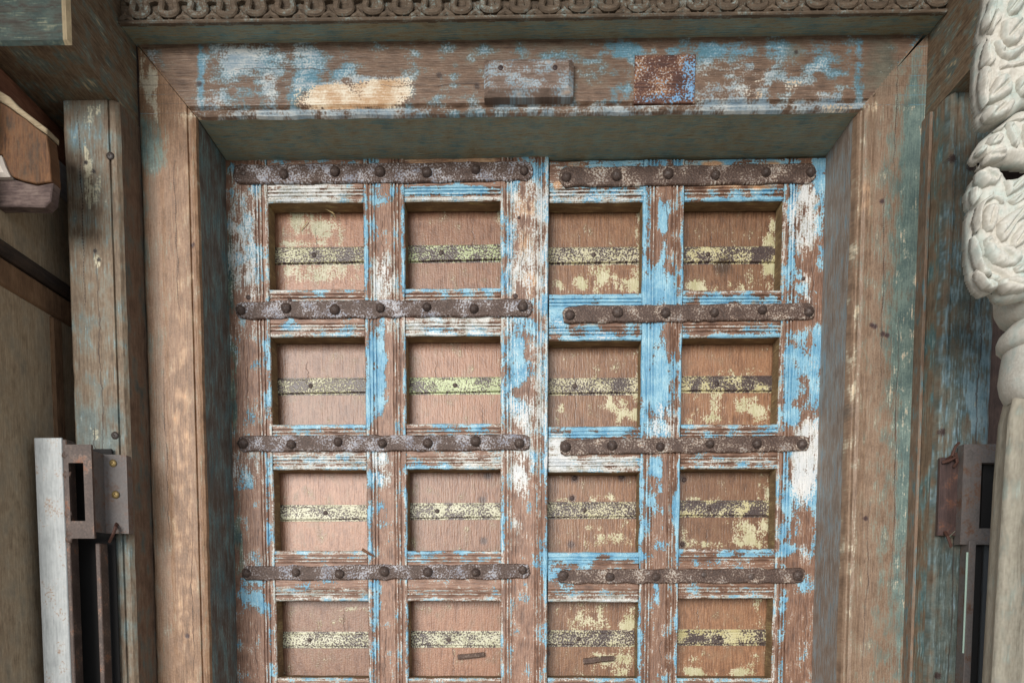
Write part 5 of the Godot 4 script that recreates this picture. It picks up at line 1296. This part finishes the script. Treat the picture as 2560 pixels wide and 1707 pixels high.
func build_left_side() -> void:
	var ply := tile(true, [rgb(132, 113, 90), rgb(170, 149, 122), rgb(200, 180, 152)], [coat(rgb(118, 108, 92), rgb(140, 130, 112), 0.25, 0.3, 0.0, 0.6, 0.0, 0.6)], 91, 0.8, 0.08)
	var side := thing("side_wall", "brown plywood side wall with dark timber rail running forward at the left", "wall")
	var x := -1.01
	obj("plywood_sheet", [box(x - 0.02, 0.0, 0.05, x - 0.004, 2.48, 0.44)], [ply], side)
	obj("upper_sheet", [box(x - 0.05, 2.2, 0.05, x - 0.035, 2.7, 0.44)], [ply], side)
	var dark := tile(false, [rgb(34, 26, 22), rgb(54, 42, 34), rgb(80, 62, 48)], [], 92, 0.85, 0.25)
	dark.uv1_triplanar_sharpness = 4.0
	var tan := tile(true, [rgb(92, 66, 46), rgb(120, 90, 64), rgb(144, 112, 84)], [], 93, 0.85, 0.2)
	var rail_y := 2.2813
	obj("rail", [box(x - 0.06, rail_y - 0.03, 0.05, x + 0.012, rail_y, 0.44, 0.006)], [dark], side)
	obj("lower_rail", [box(x - 0.06, rail_y - 0.085, 0.05, x + 0.002, rail_y - 0.031, 0.44, 0.004)], [tan], side)
	obj("stile", [box(x - 0.06, 0.0, 0.19, x + 0.003, rail_y - 0.0865, 0.225, 0.004)], [tan], side)
	var grey := tile(false, [rgb(118, 112, 110), rgb(142, 138, 136), rgb(164, 160, 158)], [], 94, 0.7, 0.05)
	obj("grey_rail", [box(x - 0.055, 2.47, 0.05, x + 0.004, 2.545, 0.44, 0.004)], [grey], side)
	obj("red_board", [box(x - 0.055, 2.5465, 0.05, x + 0.001, 2.62, 0.44, 0.004)], [tile(false, [rgb(92, 56, 40), rgb(124, 80, 60), rgb(146, 102, 78)], [], 95)], side)

	# the broken bracket that sticks out at the left edge
	var br := thing("timber_bracket", "broken brown timber bracket with frayed end at the left edge", "bracket")
	var zf := 0.38
	var at := Atlas.new(-1.5, 2.75, 0.8, 0.6, 700.0)
	paint(at, -1.5, 2.15, -0.7, 2.75, true, [rgb(66, 42, 24), rgb(108, 72, 42), rgb(142, 102, 66)], [coat(rgb(58, 42, 30), rgb(84, 64, 46), 0.36, 0.6, 0.4, 0.5, 0.0, 0.4)], 96)
	var bm := finish(at, 0.75, 0.3)
	var shape := PackedVector2Array()
	for p in [Vector2(-1.1103, 2.2745), Vector2(-1.0506, 2.4449), Vector2(-0.9997, 2.4396), Vector2(-0.9861, 2.4022), Vector2(-0.9609, 2.3939), Vector2(-0.9348, 2.3863), Vector2(-0.9015, 2.3877), Vector2(-0.9021, 2.4354), Vector2(-0.9065, 2.474), Vector2(-0.9459, 2.5042), Vector2(-0.9805, 2.527), Vector2(-1.094, 2.5978)]:
		shape.append(p)
	obj("body", [prism(jagged(shape), zf - 0.03, zf, 0.0015, at, 0.003)], [bm], br)
	var pale := tile(false, [rgb(120, 104, 82), rgb(156, 140, 114), rgb(182, 168, 142)], [], 97, 0.9, 0.3)
	var top := PackedVector2Array()
	for p in [Vector2(-1.0932, 2.6137), Vector2(-1.0939, 2.5994), Vector2(-0.9804, 2.5278), Vector2(-0.9459, 2.505), Vector2(-0.9056, 2.4748), Vector2(-0.906, 2.4853), Vector2(-0.9372, 2.5097), Vector2(-0.9762, 2.5469)]:
		top.append(p)
	obj("bark_edge", [prism(jagged(top), zf - 0.035, zf + 0.003, 0.002, at, 0.004)], [pale], br)
	var under := tile(false, [rgb(58, 46, 44), rgb(96, 80, 76), rgb(128, 112, 104)], [], 98, 0.9, 0.4)
	var low := PackedVector2Array()
	for p in [Vector2(-1.107, 2.34), Vector2(-1.004, 2.3456), Vector2(-0.9529, 2.3435), Vector2(-0.9203, 2.3464), Vector2(-0.9072, 2.3544), Vector2(-0.9024, 2.3869), Vector2(-0.9348, 2.3855), Vector2(-0.9609, 2.3931), Vector2(-0.9878, 2.4014), Vector2(-1.1035, 2.4091)]:
		low.append(p)
	obj("frayed_underside", [prism(jagged(low), zf - 0.028, zf - 0.004, 0.002, at, 0.004)], [under], br)
	var chip := PackedVector2Array([Vector2(-1.0286, 2.3948), Vector2(-0.9786, 2.3952), Vector2(-0.987, 2.4145), Vector2(-0.9947, 2.4323), Vector2(-1.0265, 2.439)])
	obj("pale_chip", [prism(chip, 0.34, 0.392, 0.006, at, 0.003)], [plain(rgb(206, 196, 186), 0.8)], br)


# An outline with more, uneven corners, as where timber has split.
func jagged(o: PackedVector2Array) -> PackedVector2Array:
	var out := PackedVector2Array()
	for i in o.size():
		var a := o[i]
		var b := o[(i + 1) % o.size()]
		var n := maxi(1, int(a.distance_to(b) / 0.02))
		for k in n:
			out.append(a.lerp(b, float(k) / n))
	return out


# ---------------------------------------------------------------- steel posts and strike plates

func build_hardware() -> void:
	var grey := tile(true, [rgb(140, 144, 144), rgb(164, 168, 168), rgb(184, 187, 186)], [coat(rgb(120, 96, 80), rgb(146, 120, 100), 0.1, 0.1, 0.1, 0.7, 0.6, 0.25)], 101, 0.5, 0.06)
	var rust := tile(true, [rgb(58, 46, 41), rgb(80, 65, 58), rgb(106, 90, 81)], [coat(rgb(112, 102, 97), rgb(136, 127, 121), 0.2, 0.1, 0.0, 0.8, 0.5, 0.3), coat(rgb(104, 62, 40), rgb(134, 84, 56), 0.14, 0.1, 0.0, 0.9, 0.4, 0.3)], 102, 0.6, 0.12, 1.0, 0.3)
	var steel := tile(true, [rgb(82, 76, 73), rgb(104, 97, 94), rgb(126, 118, 115)], [coat(rgb(84, 58, 44), rgb(110, 80, 62), 0.22, 0.2, 0.0, 0.9, 0.7, 0.35)], 103, 0.5, 0.08, 1.0, 0.3)
	var shade_black := plain(rgb(20, 18, 18), 0.8)  # near-black colour that stands in for shade in hollows and gaps
	var ch := thing("steel_channel", "light grey steel channel post with rusty latch bracket, left of the frame", "steel post", "steel channel posts")
	var top := 1.913
	obj("face", [box(-0.992, 0.0, 0.322, -0.934, top, 0.328, 0.0015)], [grey], ch)
	obj("edge_flange", [box(-0.9345, 0.0, 0.296, -0.926, top - 0.003, 0.3265, 0.0015)], [rust], ch)
	obj("web", [box(-0.992, 0.0, 0.255, -0.868, top - 0.01, 0.2605, 0.0015)], [shade_black], ch)  # web coloured as the shade inside the channel
	obj("far_flange", [box(-0.8889, 0.0, 0.27, -0.8787, 1.70, 0.3, 0.0015)], [rust], ch)
	var br := thing("strike_plate", "rusty steel latch bracket with two brass screws on the left post", "latch plate", "latch brackets on the posts")
	# bracket: a plate with a slot, built of its four sides, then the wing that is screwed to the post
	obj("bracket_plate", bracket(-0.9231, -0.8691, 1.7074, 1.8975, -0.9173, -0.8866, 1.743, 1.8606, 0.329, 0.336), [rust], br)
	var wing := Shape.new()
	var wa := -0.8724
	var wb := -0.8731
	var wc := -0.8309
	var y0 := 1.7218
	var y1 := 1.8871
	for q in [[wa, 0.333, wb, 0.285], [wb, 0.285, wc, 0.272]]:
		for dz in [0.0, -0.006]:
			var p := [Vector3(q[0], y0, q[1] + dz), Vector3(q[0], y1, q[1] + dz), Vector3(q[2], y1, q[3] + dz), Vector3(q[2], y0, q[3] + dz)]
			if dz < 0.0:
				p.reverse()
			wing.quad(p[0], p[1], p[2], p[3])
		wing.quad(Vector3(q[0], y1, q[1]), Vector3(q[0], y1, q[1] - 0.006), Vector3(q[2], y1, q[3] - 0.006), Vector3(q[2], y1, q[3]))
		wing.quad(Vector3(q[0], y0, q[1] - 0.006), Vector3(q[0], y0, q[1]), Vector3(q[2], y0, q[3]), Vector3(q[2], y0, q[3] - 0.006))
	wing.quad(Vector3(wc, y0, 0.272), Vector3(wc, y1, 0.272), Vector3(wc, y1, 0.252), Vector3(wc, y0, 0.252))
	obj("wing", [wing], [steel], br)
	for p in [Vector3(-0.9236, 1.8768, 0.333), Vector3(-0.9225, 1.8373, 0.333), Vector3(-0.9229, 1.7579, 0.333), Vector3(-0.9209, 1.717, 0.333), Vector3(-0.9231, 1.7064, 0.333)]:
		var w := put("weld", dome(0.008, 0.004, int(p.y * 997.0), 2.5), rust, br)
		w.position = p
	var brass := plain(rgb(150, 128, 84), 0.45, 0.6)
	for p in [Vector3(-0.8566, 1.8691, 0.279), Vector3(-0.8534, 1.8035, 0.279)]:
		var s := put("brass_screw", dome(0.0085, 0.004, 2, 0.2), brass, br)
		s.position = p
	var nail := plain(rgb(74, 46, 36), 0.7)
	obj("bent_nail", [tube(PackedVector3Array([Vector3(-0.8544, 1.7425, 0.276), Vector3(-0.8488, 1.7328, 0.292), Vector3(-0.8516, 1.7198, 0.296), Vector3(-0.865, 1.703, 0.288)]), 0.004, 0.003)], [nail], br)

	# right side: the same arrangement mirrored, half hidden by the column
	var rc := thing("steel_channel", "dark steel channel post half hidden behind the pale column", "steel post", "steel channel posts")
	obj("near_flange", [box(0.937, 0.0, 0.2585, 0.952, 1.7046, 0.29, 0.0015)], [steel], rc)
	obj("web", [box(0.984, 0.0, 0.2585, 1.09, 1.7046, 0.264, 0.0015)], [plain(rgb(66, 70, 74), 0.7)], rc)
	obj("gap_shade_sheet", [box(0.9525, 0.0, 0.2585, 0.9835, 1.87, 0.2605, 0.0005)], [shade_black], rc)  # dark sheet painted as the shade in the gap, no real part
	obj("slot_shade_sheet", [box(0.975, 1.72, 0.2615, 1.03, 1.87, 0.2635, 0.0005)], [shade_black], rc)  # dark sheet behind the bracket slot, its shade put in as colour
	obj("far_flange", [box(1.085, 0.0, 0.2645, 1.093, 1.8285, 0.33, 0.0015)], [grey], rc)
	obj("pale_rod", [tube(PackedVector3Array([Vector3(0.935, 1.68, 0.288), Vector3(0.9345, 1.6, 0.289), Vector3(0.935, 1.47, 0.288)]), 0.0022, 0.0018)], [plain(rgb(178, 204, 190), 0.6)], rc)
	var rb := thing("strike_plate", "dark red rusty latch bracket held by bent nails on the right post", "latch plate", "latch brackets on the posts")
	var red := tile(true, [rgb(50, 37, 35), rgb(70, 52, 49), rgb(88, 68, 64)], [coat(rgb(96, 60, 44), rgb(120, 80, 60), 0.15, 0.2, 0.0, 0.9, 0.5, 0.4), coat(rgb(176, 180, 150), rgb(196, 200, 176), -0.06, 0.0, 0.0, 0.5, 0.6, 0.15)], 105, 0.55, 0.08)
	obj("wing", [box(0.8839, 1.7157, 0.2575, 0.9325, 1.8778, 0.268, 0.001)], [red], rb)
	obj("bracket_plate", bracket(0.9207, 1.12, 1.6963, 1.9015, 0.958, 1.06, 1.7294, 1.8636, 0.264, 0.286), [steel], rb)
	obj("paint_splash", [prism(PackedVector2Array([Vector2(0.9071, 1.7153), Vector2(0.9315, 1.7135), Vector2(0.9506, 1.6863), Vector2(0.9421, 1.6746), Vector2(0.9528, 1.7198), Vector2(0.9326, 1.7288), Vector2(0.9184, 1.7253)]), 0.262, 0.2705, 0.001, frame_sheet, 0.001)], [plain(rgb(186, 196, 172), 0.7)], rb)
	for p in [[Vector3(0.8963, 1.873, 0.272), Vector3(0.8975, 1.8787, 0.285), Vector3(0.905, 1.8968, 0.283), Vector3(0.9136, 1.9053, 0.28)], [Vector3(0.8858, 1.8668, 0.272), Vector3(0.8942, 1.8691, 0.279), Vector3(0.9082, 1.8762, 0.279), Vector3(0.9139, 1.8678, 0.276)], [Vector3(0.9107, 1.886, 0.274), Vector3(0.9116, 1.8653, 0.28), Vector3(0.9083, 1.8574, 0.274)], [Vector3(0.8968, 1.7228, 0.272), Vector3(0.8946, 1.7127, 0.286), Vector3(0.9013, 1.6928, 0.288), Vector3(0.8999, 1.6912, 0.286)]]:
		obj("bent_nail", [tube(PackedVector3Array(p), 0.0035, 0.003)], [nail], rb)

	var head := tile(false, [rgb(50, 38, 36), rgb(74, 58, 54), rgb(98, 82, 76)], [], 109, 0.6)
	var leaf: Node3D = get_node("door_leaf")
	for p in [[Vector3(-0.6591, 2.3161, 0.0), 0.006], [Vector3(-0.0054, 2.3143, 0.001), 0.006], [Vector3(-0.5576, 2.3082, 0.0), 0.005], [Vector3(0.0028, 2.498, 0.001), 0.004]]:
		var q := put("nail", dome(p[1], 0.003, 5), head, leaf)
		q.position = p[0]
	leaf = get_node("door_leaf_001")
	for p in [[Vector3(0.6913, 2.3531, -0.006), 0.005], [Vector3(0.1458, 1.8868, -0.0625), 0.006], [Vector3(0.2653, 1.8908, -0.0625), 0.007], [Vector3(0.1395, 1.8363, -0.0625), 0.006], [Vector3(0.4226, 1.7188, -0.0625), 0.006], [Vector3(0.4244, 1.8816, -0.0625), 0.006]]:
		var q := put("nail", dome(p[1], 0.003, 6), head, leaf)
		q.position = p[0]

	# odd bits on the door: dry straw and the stubs of an old latch
	var straw_mat := plain(rgb(176, 156, 112), 0.8)
	var st := thing("straw", "wisps of dry straw caught in the top left panel", "straw")
	for p in [[Vector3(-0.5033, 2.5619, -0.04), Vector3(-0.4774, 2.5425, -0.035), Vector3(-0.4516, 2.5253, -0.03)], [Vector3(-0.4895, 2.5643, -0.045), Vector3(-0.4712, 2.5408, -0.04), Vector3(-0.4571, 2.532, -0.035), Vector3(-0.452, 2.5219, -0.04)], [Vector3(-0.5248, 2.52, -0.052), Vector3(-0.5435, 2.4984, -0.055)]]:
		obj("wisp", [tube(PackedVector3Array(p), 0.0012, 0.0008, 5)], [straw_mat], st)
	var twig := obj("twig", [tube(PackedVector3Array([Vector3(-0.3853, 1.7025, 0.008), Vector3(-0.3705, 1.6936, 0.012), Vector3(-0.3573, 1.6863, 0.008)]), 0.004, 0.0025)], [plain(rgb(112, 76, 52), 0.8)])
	tag(twig, "small brown twig lying against the left leaf's middle mullion", "twig")
	var iron := tile(true, [rgb(66, 50, 46), rgb(92, 74, 66), rgb(118, 98, 88)], [coat(rgb(150, 136, 120), rgb(180, 168, 150), 0.2, 0.0, 0.0, 0.3, 0.8, 0.3)], 107, 0.6)
	var la := thing("latch_stub", "worn iron latch bar on the bottom panel of the left leaf", "latch", "old latch bars")
	obj("bar", [tube(PackedVector3Array([Vector3(-0.153, 1.4294, -0.052), Vector3(-0.1269, 1.432, -0.048), Vector3(-0.0854, 1.4364, -0.05)]), 0.007, 0.0065, 8)], [iron], la)
	var lb := thing("latch_stub", "broken iron latch bars on the bottom panel of the right leaf", "latch", "old latch bars")
	obj("bar", [tube(PackedVector3Array([Vector3(0.1707, 1.4183, -0.056), Vector3(0.1928, 1.4209, -0.053), Vector3(0.2109, 1.4241, -0.055)]), 0.008, 0.008, 8)], [iron], lb)
	obj("bar", [tube(PackedVector3Array([Vector3(0.2154, 1.4241, -0.055), Vector3(0.2318, 1.4255, -0.052), Vector3(0.2491, 1.4263, -0.056)]), 0.008, 0.007, 8)], [iron], lb)


# A flat plate with one slot through it.
func bracket(x0: float, x1: float, y0: float, y1: float, hx0: float, hx1: float, hy0: float, hy1: float, z0: float, z1: float) -> Array:
	var outer := [Vector2(x0, y0), Vector2(x1, y0), Vector2(x1, y1), Vector2(x0, y1)]
	var hole := [Vector2(hx0, hy0), Vector2(hx1, hy0), Vector2(hx1, hy1), Vector2(hx0, hy1)]
	var s := Shape.new()
	for i in 4:
		var j := (i + 1) % 4
		var a: Vector2 = outer[i]
		var b: Vector2 = outer[j]
		var c: Vector2 = hole[j]
		var d: Vector2 = hole[i]
		s.quad(Vector3(a.x, a.y, z1), Vector3(d.x, d.y, z1), Vector3(c.x, c.y, z1), Vector3(b.x, b.y, z1))
		s.quad(Vector3(a.x, a.y, z0), Vector3(b.x, b.y, z0), Vector3(c.x, c.y, z0), Vector3(d.x, d.y, z0))
		s.quad(Vector3(a.x, a.y, z0), Vector3(a.x, a.y, z1), Vector3(b.x, b.y, z1), Vector3(b.x, b.y, z0))
		s.quad(Vector3(d.x, d.y, z1), Vector3(d.x, d.y, z0), Vector3(c.x, c.y, z0), Vector3(c.x, c.y, z1))
	return [s]
